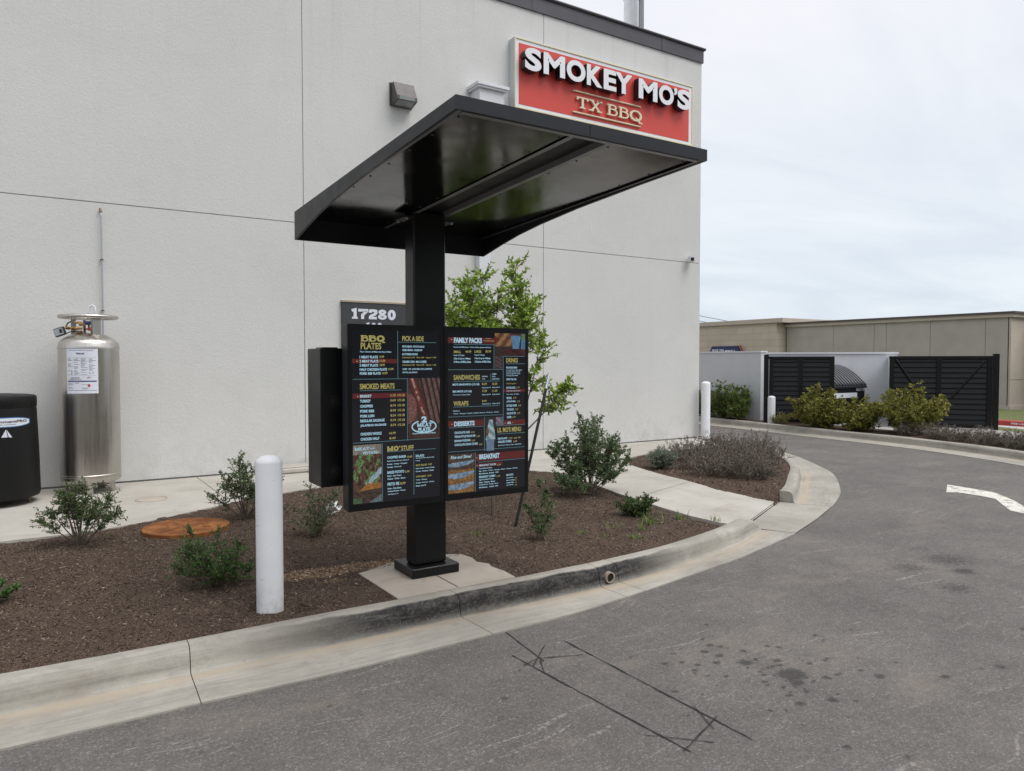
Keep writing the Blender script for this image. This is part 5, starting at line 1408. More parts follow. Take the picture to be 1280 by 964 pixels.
# steel tank
TX, TY = .495, 10.36
tk = thing('gas_tank', (TX, TY, .157), 'tall stainless steel gas tank with a ring handle on top, beside the wall', 'tank')
prof = [(.30, .30), (.315, .30), (.325, .315), (.328, .33), (.328, .36), (.332, .365), (.332, .385), (.328, .39), (.328, 1.90), (.333, 1.905), (.333, 1.93), (.328, 1.94), (.325, 1.965), (.31, 1.995), (.27, 2.03), (.20, 2.07), (.10, 2.098), (0, 2.105)]
MB().lathe(prof, (TX, TY, 0), 64).build('body', 'brushed_steel', tk, 'auto')
MB().tube([(TX+.305*math.cos(a), TY+.305*math.sin(a), 2.29) for a in np.linspace(0, 2*PI, 49)], .023, 10, False).build('ring_handle', 'brushed_steel', tk, True)
for a in (-65, 55, 175):
    d = Vector((math.cos(R(a)), math.sin(R(a)), 0)); b = MB()
    b.obox((TX+d.x*.17, TY+d.y*.17), (d.x, d.y), (-d.y, d.x), .012, .045, 2.03, 2.285)
    for s_ in (-1, 1): b.obox((TX+d.x*.155-d.y*.042*s_, TY+d.y*.155+d.x*.042*s_), (d.x, d.y), (-d.y, d.x), .022, .005, 2.03, 2.285)
    b.obox((TX+d.x*.235, TY+d.y*.235), (d.x, d.y), (-d.y, d.x), .07, .035, 2.272, 2.283)
    b.build('handle_strut', 'brushed_steel', tk)
for a in (-100, -20, 60, 140):
    d = Vector((math.cos(R(a)), math.sin(R(a)), 0)); b = MB()
    b.obox((TX+d.x*.25, TY+d.y*.25), (d.x, d.y), (-d.y, d.x), .006, .05, .157, .32); b.obox((TX+d.x*.23, TY+d.y*.23), (d.x, d.y), (-d.y, d.x), .03, .004, .157, .31)
    b.tube([(TX+d.x*.25, TY+d.y*.25, .17), (TX+d.x*.05, TY+d.y*.05, .31)], .01, 6)
    b.build('leg', 'brushed_steel', tk)
# valves
vl = MB().mat('brass')
vw = lambda u, w, z: (TX+u*.842+w*.539, TY-u*.539+w*.842, z)      # u to the right as one faces the tank, w away
vl.tube([vw(-.02, -.10, 2.15), vw(-.08, -.12, 2.15), vw(-.16, -.12, 2.15)], [.016, .020, .014], 8); vl.tube([vw(-.10, -.12, 2.15), vw(-.12, -.12, 2.15)], .026, 6)
vl.tube([vw(-.165, -.12, 2.15), vw(-.20, -.12, 2.155)], .02, 6); vl.tube([vw(-.04, -.08, 2.215), vw(-.12, -.10, 2.225)], [.017, .014], 8); vl.tube([vw(.0, -.1, 2.20), vw(-.05, -.1, 2.20)], .022, 8)
build_each(vl, 'valve', None, tk)
cb = MB(); cb.tube([vw(-.11, -.10, 2.225), vw(-.16, -.10, 2.228), vw(-.19, -.10, 2.215), vw(-.205, -.11, 2.18), vw(-.205, -.12, 2.15)], .009, 8)
cb.tube([vw(.05, -.08, 2.12), vw(.05, -.08, 2.20)], .010, 8); cb.tube([vw(.09, -.07, 2.15), vw(.0, -.07, 2.14)], .010, 8); cb.tube([vw(-.02, -.05, 2.09), vw(-.02, -.05, 2.25)], .014, 8); cb.tube([vw(-.06, -.15, 2.09), vw(.0, -.13, 2.11)], .018, 8)
build_each(cb, 'pipework', 'copper_dark', tk)
kb = MB(); kb.tube([vw(.03, -.10, 2.215), vw(.075, -.10, 2.215)], [.026, .024], 10); kb.tube([vw(.105, -.08, 2.215), vw(.135, -.08, 2.215)], [.022, .024], 10)
build_each(kb, 'valve_knob', 'ink_blue', tk)
MB().tube([vw(.07, -.10, 2.16), vw(.07, -.10, 2.12)], [.012, .016], 8).build('valve_knob', 'ink_red', tk)
# gauge box, tilted
g0 = Vector(vw(-.245, -.17, 2.105)); b = MB(); b.box(-.062, .062, -.02, .02, -.05, .05, .006); o = b.build('gauge_box', 'rubber', tk)
rot = Matrix.Translation(g0-Vector(tk.location)) @ Matrix.Rotation(R(-32.6), 4, 'Z') @ Matrix.Rotation(R(-18), 4, 'Y')
o.data.transform(Matrix.Translation(Vector(tk.location))); o.data.transform(rot)
q = MB(); q.box(-.052, .052, -.0225, -.020, -.04, .04); s1 = q.build('gauge_face', 'galv', o)
s1.data.transform(Matrix.Translation(world_loc(o))); s1.data.transform(rot)
q = MB(); q.box(.008, .040, -.0245, -.0226, -.022, .026); s1 = q.build('gauge_screen', 'ink_black', o); s1.data.transform(Matrix.Translation(world_loc(o))); s1.data.transform(rot)
MB().tube([vw(-.20, -.16, 2.08), vw(-.12, -.15, 2.11), vw(-.05, -.12, 2.12)], .006, 6).build('cable', 'rubber', tk)
MB().tube([vw(-.02, .02, 2.27), vw(-.02, .03, 2.36), vw(-.005, .04, 2.42), vw(.025, .05, 2.44), vw(.05, .05, 2.42), vw(.06, .05, 2.36), vw(.065, .05, 2.22)], .011, 8).build('hose', 'trim_white', tk, True)
# notice sheet wrapped on the tank: sheet coords (s: 0..1 left-right, v: 0..1 bottom-top)
A0, A1, SZ0, SZ1 = R(180-29+0), R(180+32), 1.372, 1.905
def sheet(x, z, d):
    u = x; a = R(-32.6-90)-R(14)+R(60)*u; r = .3292+d
    return (TX+r*math.cos(a), TY+r*math.sin(a), SZ0+(SZ1-SZ0)*z)
b = MB(); V = []; F = []
for j in range(2):
    for i in range(15): V.append(sheet(i/14, j, .0006))
F = [(i, i+1, 16+i, 15+i) for i in range(14)]
sh = b.add(V, F).build('notice_sheet', 'sheet_white', tk, True)
def srect(mb, x0, x1, z0, z1, d=.0014):
    k = max(1, int((x1-x0)*12)); V = []
    for i in range(k+1):
        x = x0+(x1-x0)*i/k; V += [sheet(x, z0, d), sheet(x, z1, d)]
    mb.add(V, [(2*i, 2*i+2, 2*i+3, 2*i+1) for i in range(k)])
bb = MB(); put_text(bb, 'National', sheet, .33, .865, .26, .048, .03, .1, .0014); srect(bb, .04, .95, .258, .285); put_text(bb, 'LIQUID CARBON DIOXIDE SAFETY DATA SHEET', sheet, .1, .945, .75, .02, .02, 0, .0014); bb.build('sheet_print', 'ink_blue', sh)
kk = MB(); put_text(kk, 'CARBON DIOXIDE', sheet, .13, .335, .30, .024, .03, 0, .0014); put_text(kk, 'REFRIGERATED LIQUID', sheet, .09, .30, .39, .02, .03, 0, .0014)
rq = random.Random(4)
for c0, c1 in ((.05, .24), (.26, .45), (.48, .69), (.72, .93)):
    z = .77
    while z > .40:
        if rq.random() < .78: srect(kk, c0, c0+(c1-c0)*rq.uniform(.45, 1), z, z+.006)
        z -= .022
for z in (.225, .205, .19, .14, .12, .095): srect(kk, .05, .05+rq.uniform(.12, .25), z, z+.006)
for z in (.20, .12, .10): srect(kk, .50, .50+rq.uniform(.12, .24), z, z+.006)
srect(kk, .05, .95, .065, .072); srect(kk, .25, .255+.0, .07, .25) if False else None
put_text(kk, 'CO2', sheet, .29, .215, .12, .024, .02, .1, .0014)
for z, c0, c1 in ((.80, .04, .95), (.735, .04, .95), (.395, .04, .95)): srect(kk, c0, c1, z, z+.0025)
kk.build('sheet_print', 'ink_black', sh)
def sdia(mb, x, z, r, d=.0016): mb.add([sheet(x-r, z, d), sheet(x, z-r*.72, d), sheet(x+r, z, d), sheet(x, z+r*.72, d)], [(0, 1, 2, 3)])
q = MB(); sdia(q, .715, .175, .055); sdia(q, .725, .365, .022); srect(q, .175, .195, .41, .51); q.build('sheet_print', 'ink_red', sh)
q = MB(); sdia(q, .69, .345, .024); q.build('sheet_print', 'ink_blue', sh)
q = MB(); sdia(q, .755, .345, .022); q.build('sheet_print', 'ink_yellow', sh)
# text faces carry no fix for winding; both sides render alike

# black poly container at the left
BX, BY = -.49, 10.05
cn2 = thing('storage_container', (BX, BY, .157), 'black round plastic container with an oval label at the left edge', 'container')
prof = [(.43, .23), (.455, .24), (.465, .28), (.455, .8), (.44, 1.215), (.435, 1.24)]
MB().lathe(prof, (BX, BY, 0), 48).build('body', 'black_plastic', cn2, 'auto')
MB().lathe([(.437, 1.24), (.443, 1.25), (.443, 1.345), (.436, 1.362), (.42, 1.372), (.36, 1.38), (.2, 1.39), (0, 1.393)], (BX, BY, 0), 48).build('lid', 'black_plastic', cn2, 'auto')
for a in (-20, 70, 160, 250):
    MB().tube([(BX+.37*math.cos(R(a)), BY+.37*math.sin(R(a)), .157), (BX+.37*math.cos(R(a)), BY+.37*math.sin(R(a)), .25)], .018, 8).build('leg', 'copper_dark', cn2)
def bsheet(x, z, d):   # x in metres along the skin (0 = facing the camera side), z height
    r = .4455+d; a = R(-62)+x/r
    return (BX+r*math.cos(a), BY+r*math.sin(a), z)
def boval(mb, x0, x1, z0, z1, d):
    P = [];cx = (x0+x1)/2; cz = (z0+z1)/2
    for k in range(32):
        a = 2*PI*k/32; c = math.copysign(abs(math.cos(a))**.45, math.cos(a)); s_ = math.copysign(abs(math.sin(a))**.8, math.sin(a))
        P.append((cx+c*(x1-x0)/2, cz+s_*(z1-z0)/2))
    mb.add([bsheet(x, z, d) for x, z in P]+[bsheet(cx, cz, d)], [(32, k, (k+1) % 32) for k in range(32)])
# make the fan curve with the skin by slicing it in strips instead
def bstrip_oval(mb, x0, x1, z0, z1, d):
    k = 20; V = []
    for i in range(k+1):
        x = x0+(x1-x0)*i/k; u = 2*i/k-1; h = (z1-z0)/2*(1-.55*abs(u)**3.0); V += [bsheet(x, (z0+z1)/2-h, d), bsheet(x, (z0+z1)/2+h, d)]
    mb.add(V, [(2*i, 2*i+2, 2*i+3, 2*i+1) for i in range(k)])
q = MB(); bstrip_oval(q, -.36, .22, 1.035, 1.145, .004); lb = q.build('label', 'label_blue', cn2)
q = MB(); bstrip_oval(q, -.345, .205, 1.045, 1.135, .0055); q.build('label_field', 'sheet_white', lb)
q = MB(); put_text(q, 'ContainmentPRO', bsheet, -.30, 1.085, .47, .028, .02, 0, .008); put_text(q, 'portable storage', bsheet, -.22, 1.060, .26, .012, .02, 0, .008); q.build('label_print', 'ink_black', lb)
q = MB(); q.add([bsheet(-.105, .93, .006), bsheet(-.06, 1.015, .006), bsheet(-.045, .93, .007)], [(0, 1, 2)]); q.add([bsheet(-.035, .93, .006), bsheet(-.055, 1.015, .006), bsheet(.0, .925, .006)], [(0, 1, 2)])
q.build('letter', 'sheet_white', cn2)

# rusty manhole cover
mh = thing('manhole_cover', (1.14, 7.55, .15), 'rusty orange round manhole cover set in the mulch', 'manhole cover')
MB().lathe([(.385, -.03), (.385, .028), (.38, .034), (.362, .036), (.358, .030), (.33, .030)], (1.14, 7.55, .15), 64).build('rim', 'rust_iron', mh, 'auto')
pr = [(.331, .026)]
for k in range(6):
    r = .31-.045*k; pr += [(r, .026), (r-.004, .032), (r-.014, .032), (r-.018, .026)]
pr += [(0.03, .026), (0, .026)]
MB().lathe(pr, (1.14, 7.55, .15), 64).build('lid', 'rust_iron', mh, 'auto')
q = MB()
for k in range(10):
    a = 2*PI*k/10; d = (math.cos(a), math.sin(a)); q.obox((1.14+d[0]*.2, 7.55+d[1]*.2), d, (-d[1], d[0]), .05, .008, .178, .1835)
build_each(q, 'rib', 'rust_iron', mh)

# concrete splash block and paper scrap
b = MB(); b.box(2.75, 3.35, 10.45, 10.83, .157, .235, .02); b.box(2.82, 3.28, 10.47, 10.81, .235, .25, .008)
tag(b.build('splash_block', 'walk_concrete', loc=(3.05, 10.64, .157)), 'low pale concrete splash block lying at the foot of the wall', 'splash block')
q = MB(); rp = random.Random(5)
for k in range(9):
    c = Vector((2.53+rp.uniform(-.06, .06), 7.42+rp.uniform(-.04, .04), .17+rp.uniform(0, .10)))
    P = [c+Vector((rp.uniform(-.06, .06), rp.uniform(-.04, .04), rp.uniform(-.045, .045))) for _ in range(5)]
    q.add([c]+P, [(0, 1+i, 1+(i+1) % 5) for i in range(5)])
tag(q.build('paper_scrap', 'paper', loc=(2.53, 7.42, .16)), 'crumpled white paper scrap on the mulch below the speaker box', 'litter')
# drain pipe mouth in the kerb
t = thing('drain_pipe', (3.70, 4.40, .065), 'round drain pipe mouth let into the kerb face', 'drain')
q = MB(); V = []; F = []; n = 24; cy0 = 4.368
for r, y in ((.034, 4.50), (.034, cy0), (.044, cy0), (.044, 4.50)):
    for k in range(n): V.append((3.705+r*math.cos(2*PI*k/n), y+.035*(3.705-3.705), .068+r*math.sin(2*PI*k/n)))
for i in range(3):
    for k in range(n): F.append((i*n+k, i*n+(k+1) % n, (i+1)*n+(k+1) % n, (i+1)*n+k))
q.add(V, F).build('pipe', 'pipe_clay', t, 'auto')
q = MB(); q.add([(3.705+.0335*math.cos(2*PI*k/n), 4.379, .068+.0335*math.sin(2*PI*k/n)) for k in range(n)], [tuple(range(n))]); q.build('bore_shade', 'hollow', t)  # flat near-black disc, the shade inside the pipe put into its colour

# ------------------------------------------------------------------ dumpster enclosure
en = thing('enclosure_wall', (16.88, 16.3, 0), 'white stucco screen wall left of the dumpster gates', 'wall')
b = MB(); b.obox((16.88, 16.3), (.06, .9982), (.9982, -.06), 3.0, .10, 0, 2.0); b.build('wall', 'trim_white', en)
b = MB(); b.obox((16.88, 16.3), (.06, .9982), (.9982, -.06), 3.02, .13, 2.0, 2.04); b.build('cap', 'sign_white', en)
en = thing('enclosure_wall', (18.2, 12.7, 0), 'white stucco back wall of the dumpster enclosure', 'wall')
def wseg(mb, a, b, th, z0, z1, ext=0):
    a = Vector(a); b = Vector(b); d = (b-a); L = d.length; d.normalize(); c = (a+b)/2
    mb.obox((c.x, c.y), (d.x, d.y), (-d.y, d.x), L/2+ext, th/2, z0, z1)
b = MB(); wseg(b, (17.28, 13.68), (19.62, 11.25), .2, 0, 1.96); b.build('wall', 'trim_white', en)
b = MB(); wseg(b, (17.28, 13.68), (19.62, 11.25), .26, 1.96, 2.005, .02); b.build('cap', 'sign_white', en)
en = thing('enclosure_wall', (18.6, 10.6, 0), 'white stucco side wall hidden behind the right black gate', 'wall')
b = MB(); wseg(b, (19.45, 11.30), (17.72, 10.18), .18, 0, 1.86); b.build('wall', 'trim_white', en)
def gate(a, b_, label, braces, mids, hin):
    a = Vector(a); b_ = Vector(b_); d = (b_-a); L = d.length; d.normalize(); nrm = Vector((d.y, -d.x))
    if nrm.dot(Vector((-.539, -.842))) < 0: nrm = -nrm
    t = thing('enclosure_gate', (a.x, a.y, 0), label, 'gate', 'black louvred gates of the dumpster enclosure')
    P = lambda s, o=0: (a.x+d.x*s+nrm.x*o, a.y+d.y*s+nrm.y*o)
    z0, z1 = .17, 1.88
    fr = MB()
    for s in (.06, L-.05)+tuple(mids): fr.obox(P(s, 0), tuple(d), tuple(nrm), .05, .03, z0, z1)
    for z in (z0, z1-.07): fr.obox(P(L/2, -.002), tuple(d), tuple(nrm), L/2, .026, z, z+.07)
    fr.build('frame', 'gate_black', t)
    sl_ = MB(); n = 13
    for k in range(n):
        z = z0+.09+(z1-z0-.22)*k/(n-1); h = .075
        p0 = P(.06, -.020); p1 = P(L-.06, -.020); q0 = P(.06, .004); q1 = P(L-.06, .004)
        sl_.add([(p0[0], p0[1], z+h), (p1[0], p1[1], z+h), (q1[0], q1[1], z-.02), (q0[0], q0[1], z-.02), (p0[0], p0[1], z+h+.018), (p1[0], p1[1], z+h+.018), (q1[0], q1[1], z-.002), (q0[0], q0[1], z-.002)],
                [(0, 1, 2, 3), (7, 6, 5, 4), (3, 2, 6, 7), (0, 4, 5, 1), (0, 3, 7, 4), (1, 5, 6, 2)])
    bp = MB(); bp.obox(P(L/2, -.045), tuple(d), tuple(nrm), L/2-.03, .004, z0+.02, z1-.02); sl_.add(bp.v, bp.f)
    sl_.build('louvre_panel', 'gate_black', t)
    pb = MB(); pb.obox(P(-.06 if hin < .5 else L+.07, 0), tuple(d), tuple(nrm), .06, .06, 0, 1.93); pb.build('hinge_post', 'gate_black', t)
    for (s0, za, s1, zb) in braces:
        q = MB(); A = P(s0, .035); B = P(s1, .035); q.tube([(A[0], A[1], za), (B[0], B[1], zb)], .022, 4); q.build('brace', 'gate_black', t)
    return t
gate((16.08, 12.64), (17.02, 11.37), 'black louvred gate beside the white screen wall, left of the dumpster', [], (.78,), 0)
gate((17.50, 10.22), (18.76, 8.46), 'wide black louvred gate with diagonal braces, right of the dumpster', [(.15, 1.8, .65, 1.0), (2.0, 1.75, 1.35, .9)], (1.07,), 1)
# dumpster
dp = thing('dumpster', (17.7, 12.0, .1), 'black dumpster with a domed ribbed lid behind the open gates', 'dumpster')
X0d, X1d, Y0d, Y1d = 16.98, 18.55, 11.42, 12.35
b = MB(); b.box(X0d+.03, X1d-.03, Y0d+.05, Y1d, .2, 1.05, .01)
b.build('body', 'black_plastic', dp)
b = MB(); b.box(X0d-.01, X1d+.01, Y0d, Y1d+.02, 1.05, 1.115, .02); b.build('rim', 'slate_paint', dp)
lidm = MB(); n = 14; V = []; F = []
def arch(u): return (Y0d+.02+(Y1d-Y0d)*u, 1.115+.52*math.sin(min(1, u*1.0)*PI/2)**.9)
for i in range(n+1):
    y, z = arch(i/n); V += [(X0d, y, z), (X1d-.02, y, z)]
F = [(2*i, 2*i+2, 2*i+3, 2*i+1) for i in range(n)]
lidm.add(V, F)
V2 = [(X1d-.02, arch(i/n)[0], arch(i/n)[1]) for i in range(n+1)]+[(X1d-.02, Y1d, 1.1)]
lidm.add(V2, [tuple(range(len(V2)))])
lo = lidm.build('lid', 'black_plastic', dp, 'auto')
for k in range(13):
    x = X0d+.04+(X1d-X0d-.09)*k/12
    MB().tube([(x, arch(i/n)[0]-.014, arch(i/n)[1]+.014) for i in range(n+1)], .024, 6).build('lid_rib', 'galv_dark', lo, True)
q = MB(); pl = lambda x, z, d: (x, Y0d+.045-d, z); put_text(q, '02710', pl, 18.12, .975, .38, .075, .04, 0, 0); q.build('number', 'digit_white', dp)
MB().box(17.15, 18.15, Y0d+.035, Y0d+.048, .80, .93).build('placard', 'sheet_white', dp)
for x in (17.1, 18.4):
    MB().lathe([(.0, -.03), (.075, -.03), (.075, .03), (0, .03)], (0, 0, 0), 16).build('wheel', 'rubber', dp)
    o = [c for c in dp.children if c.name.startswith('wheel')][-1]; o.data.transform(Matrix.Translation(Vector(dp.location))); o.data.transform(Matrix.Rotation(R(90), 4, 'Y')); o.data.transform(Matrix.Translation(Vector((x, Y0d+.15, .18))-Vector(dp.location)))
# far planter, yard slab
fb = MB(); pts = [(16.4, 20), (16.35, 18), (16.15, 14.8), (15.62, 10.7), (15.34, 8.2), (14.85, 6.4), (14.0, 4.6), (12.6, 2.6), (10.9, .8), (8, -1.2)]
rt = [(17.6, 20), (17.5, 18), (17.3, 14.8), (16.9, 10.7), (16.85, 8.2), (16.5, 6.2), (15.6, 4.0), (14.2, 1.8), (12.3, -.2), (9, -2.4)]
n = len(pts); fb.add([(x, y, .135) for x, y in pts]+[(x, y, .135) for x, y in rt], [(i, i+1, n+i+1, n+i) for i in range(n-1)])
struct(fb.build('planting_bed', 'mulch_soil'))
yd = MB(); yd.add([(16.2, 20, .10), (16.4, 11.0, .10), (16.9, 9.0, .145), (16.85, 8.0, .145), (16.5, 6.2, .145), (18.0, 5.4, .145), (18.85, 8.5, .145), (20.5, 9.5, .10), (20.5, 20, .10)], [tuple(range(9))]); struct(yd.build('yard_slab', 'yard_concrete'))
gr_ = MB(); gr_.add([(18.0, 5.2, .10), (18.5, 4.6, .10), (20.6, 9.5, .10), (20.6, 20, .10), (19.4, 20, .10), (19.4, 9.6, .10)], [tuple(range(6))]); struct(gr_.build('lawn', 'grass'))
gr_ = MB(); gr_.add([(22.25, 2, .13), (27.5, 2, .13), (27.5, 40, .13), (22.25, 40, .13)], [(0, 1, 2, 3)]); struct(gr_.build('lawn', 'grass'))
k = MB(); k.box(22.05, 22.25, 2, 40, 0, .15, .02); k.box(22.0, 22.05, 2, 40, 0, .02); struct(k.build('kerb', 'red_kerb'))
k = MB(); k.box(21.2, 22.0, 2, 40, .0, .012); struct(k.build('gutter', 'yard_concrete'))
q = MB(); pl = lambda x, z, d: (22.047-d, 9.45-x, z)
put_text(q, 'FIRE LANE', pl, .0, .05, .42, .05, .03, 0, 0); struct(q.build('kerb_lettering', 'sheet_white'))
# ------------------------------------------------------------------ neighbouring buildings
nb = thing('retail_building', (30, 16, 0), 'long tan stucco building with dark roof edging beyond the dumpster gates', 'building')
b = MB(); ysn = [20.62, 18.37, 16.62, 16.13, 14.47, 12.6, 11.86]
for i in range(len(ysn)-1): b.box(27.4, 27.5, ysn[i+1]+.007, ysn[i]-.007, .25, 3.24)
b.box(27.43, 44, 11.9, 20.6, 0, 3.24); b.build('wall', 'tan_stucco', nb)
b = MB(); b.box(27.40, 28.75, 11.80, 11.895, .25, 1.12); b.box(27.40, 28.75, 11.80, 11.895, 1.135, 3.24); b.box(28.76, 29.9, 6, 11.75, .25, 3.30); b.build('wing_wall', 'tan_light', nb)
b = MB(); b.box(27.30, 44, 11.70, 20.65, 3.24, 3.36); b.build('cornice', 'tan_light', nb)
b = MB(); b.box(27.24, 44, 11.64, 20.65, 3.36, 3.43); b.box(28.65, 44, 6, 11.64, 3.31, 3.43); b.build('roof_edge', 'brown_flash', nb)
b = MB(); b.box(27.33, 44, 11.74, 20.6, 0, .25); b.box(28.68, 29.9, 6, 11.74, 0, .25); b.build('plinth', 'tan_light', nb)
lb2 = thing('stone_building', (30, 26, 0), 'pale limestone block building with a flat coping behind the screen wall', 'building')
MB().box(26.8, 42, 20.68, 36, 0, 3.42).build('wall', 'limestone', lb2)
MB().box(26.68, 42, 20.3, 36.1, 3.42, 3.62, .01).build('coping', 'tan_light', lb2)
bs = thing('shop_sign', (26.7, 23.4, 2.2), 'small navy shop sign with white lettering and a red end on limestone', 'sign')
pl = lambda x, z, d: (26.66-d, x, z)
q = MB(); P = [(24.40, 1.75), (24.40, 2.10), (24.22, 2.46), (22.72, 2.46), (22.5, 2.10), (22.5, 1.75)]; q.add([(26.68, y, z) for y, z in P]+[(26.79, y, z) for y, z in P], [tuple(range(6)), tuple(range(11, 5, -1))]+[(i, (i+1) % 6, 6+(i+1) % 6, 6+i) for i in range(6)]); q.build('panel', 'navy', bs)
q = MB(); q.add([(26.675, 22.60, 2.50), (26.675, 22.50, 2.50), (26.675, 22.28, 2.10), (26.675, 22.38, 2.10)], [(0, 1, 2, 3)]); q.build('red_end', 'sign_red_small', bs)
pls = lambda x, z, d: (26.672-d, 24.2-x, z)
q = MB(); put_text(q, 'SINCE 1954', pls, .0, 2.21, .72, .11, .04, 0, 0); put_text(q, 'GRILL', pls, .74, 2.02, .70, .26, .05, 0, 0); q.build('lettering', 'sheet_white', bs)
t = MB(); 
for (a, b_) in (((41.5, 45.0, 6.5), (54.5, 36.4, 3.85)), ((41.3, 45.2, 6.1), (54.0, 36.4, 3.55))):
    a = Vector(a); b_ = Vector(b_); w = MB().tube([a+(b_-a)*k/12-Vector((0, 0, .3*math.sin(PI*k/12))) for k in range(13)], .022, 5)
    tag(w.build('power_line', 'wire', loc=tuple(a)), 'upper of the two thin wires above the limestone building' if a.z > 6.3 else 'lower of the two thin wires above the limestone building', 'power line', 'power lines')

# ================================================================== PLANTS
G1 = 'small evergreen shrubs in the mulch bed'
shrub('shrub', (.26, 7.38, .14), .64, .5, .58, 'small shrub with bare lower stems in front of the steel tank', group=G1, stems=14, twigs=15, per=17, lsize=.018, seed=11, start=.5, twig_len=.30)
shrub('shrub', (1.02, 5.50, .14), .54, .46, .50, 'leaning shrub left of the near white bollard', group=G1, stems=16, twigs=15, per=18, lsize=.0145, leaf='leaf_green', seed=12, start=.35, lean=(-.03, 0), twig_len=.30, lowfill=.3)
shrub('shrub', (1.72, 7.71, .14), .62, .5, .72, 'upright shrub behind the near white bollard', group=G1, stems=13, twigs=14, per=17, lsize=.019, seed=13, start=.45, twig_len=.28)
shrub('shrub', (2.12, 6.66, .14), .62, .45, .52, 'sparse low shrub under the speaker box', group=G1, stems=12, twigs=10, per=9, lsize=.018, seed=14, start=.1, twig_len=.3, bark='twig_light', lowfill=.4)
shrub('shrub', (3.80, 5.40, .14), .24, .22, .62, 'thin scraggly shrub right of the menu screens', group=G1, stems=5, twigs=14, per=13, lsize=.020, seed=15, start=.25, twig_len=.18, bark='twig_light', lean=(-.03, .0))
shrub('shrub', (5.60, 7.00, .14), 1.05, .9, .98, 'tall grey-green shrub beside the path', group=G1, stems=30, twigs=18, per=18, lsize=.025, leaf='leaf_grey', seed=16, start=.36, twig_len=.20, bark='twig_light', base_r=.008, lowfill=.25)
shrub('shrub', (5.18, 5.68, .14), .52, .40, .24, 'low mounded shrub with grass by the kerb end', group=G1, stems=18, twigs=10, per=16, lsize=.022, seed=17, start=.15, twig_len=.4)
shrub('shrub', (-.36, 5.90, .14), .42, .4, .17, 'small green clump at the left edge of the photo', group=G1, stems=12, twigs=9, per=14, lsize=.020, leaf='leaf_green', seed=18, start=.1, twig_len=.5)
shrub('lavender', (7.84, 8.08, .14), .34, .34, .32, 'round grey-green lavender mound near the path', 'plant', stems=26, twigs=9, per=16, lsize=.040, lwidth=.16, leaf='lavender_leaf', seed=19, start=.3, twig_len=.45, upb=1.5)
# young oak behind the screens, built from its leading shoots
L0 = np.array((3.95, 6.55, .14))
tips = [(4.36, 6.75, 2.78), (3.93, 7.16, 2.70), (4.08, 6.96, 2.70), (3.86, 7.3, 2.45), (4.10, 6.69, 2.50), (4.50, 6.66, 2.42), (4.36, 6.50, 2.34), (4.60, 6.62, 2.0), (4.76, 6.42, 1.46), (4.40, 6.85, 2.15), (3.95, 6.77, 2.25),
        (3.75, 7.1, 2.2), (4.0, 7.1, 2.35), (3.8, 6.9, 1.95), (4.35, 6.7, 2.55), (3.72, 7.0, 2.35), (3.95, 7.05, 2.6), (3.9, 6.6, 2.1)]
shrub('tree', tuple(L0), 1.3, 1.2, 2.8, 'young bright green tree standing behind the menu screens', 'tree', targets=[tuple(np.array(p)-L0) for p in tips], twigs=22, per=14, lsize=.048, lwidth=.42, leaf='leaf_lime', seed=21, start=.62,
      twig_len=.12, base_r=.014, spread=.02, trunk=.7)
t = thing('tree_stake', (3.83, 5.95, .14), 'black stake with a grey tip leaning by the young tree', 'stake')
MB().tube([(3.83, 5.95, .10), (4.50, 6.37, 1.46)], .016, 8).build('rod', 'black_paint', t); MB().tube([(4.50, 6.37, 1.46), (4.58, 6.42, 1.625)], .017, 8).build('tip', 'galv', t)
tree_tie = MB().tube([(4.05, 6.12, .62), (3.97, 6.45, .64)], .006, 5); tag(tree_tie.build('tree_tie', 'rubber', loc=(4.05, 6.12, .62)), 'thin black strap tying the young tree to its stake', 'strap')
# wiry brown perennials in the bend bed
G2 = 'dry twiggy perennials in the bend bed'
lab = ['dry twiggy plant nearest the lavender mound', 'dry plant at the path side of the bend bed', 'dry plant beside the path near the kerb nose', 'dry plant just behind the kerb nose', 'dry plant in the centre of the bend bed with green shoots',
       'tall dry plant behind the centre of the bend bed', 'dry plant along the back of the kerb bend', 'dry plant at the far right of the bend bed', 'dry plant nearest the building corner in the bend bed', 'dry plant between the lavender and the walk']
for i, (x, y, w, h) in enumerate(((8.35, 7.75, .8, .42), (8.0, 7.2, .85, .40), (8.25, 6.75, .8, .42), (8.62, 6.95, .7, .42), (8.75, 7.4, .9, .52), (9.25, 7.95, 1.0, .58), (9.3, 7.4, .75, .50), (9.9, 8.0, .9, .55), (10.0, 8.75, .9, .5), (8.9, 8.55, .9, .45))):
    twiggy('perennial', (x, y, .13), w, w, h, lab[i], 'plant', G2, 30+i, n=95, green=.08 if i in (2, 4, 6) else .0)
# far bushes
G3 = 'green bushes against the screen wall'
shrub('bush', (15.85+.45, 14.4, .13), .1, .1, .1, 'x', stems=1, twigs=1, per=2) if False else None
shrub('bush', (16.45, 15.2, .13), .9, .9, .95, 'green bush at the building edge, left before the white screen wall', group=G3, stems=18, twigs=11, per=12, lsize=.05, leaf='leaf_mid', seed=51, start=.1, twig_len=.25, lowfill=.3)
shrub('bush', (16.32, 14.35, .13), .95, .9, 1.22, 'green bush before the middle of the white screen wall', group=G3, stems=22, twigs=12, per=12, lsize=.05, leaf='leaf_mid', seed=52, start=.1, twig_len=.22, lowfill=.3)
shrub('bush', (16.22, 13.75, .13), .60, .7, 1.25, 'green bush next to the end of the white screen wall', group=G3, stems=16, twigs=12, per=12, lsize=.05, leaf='leaf_mid', seed=53, start=.1, twig_len=.22, lowfill=.3)
G4 = 'olive bushes along the far kerb'
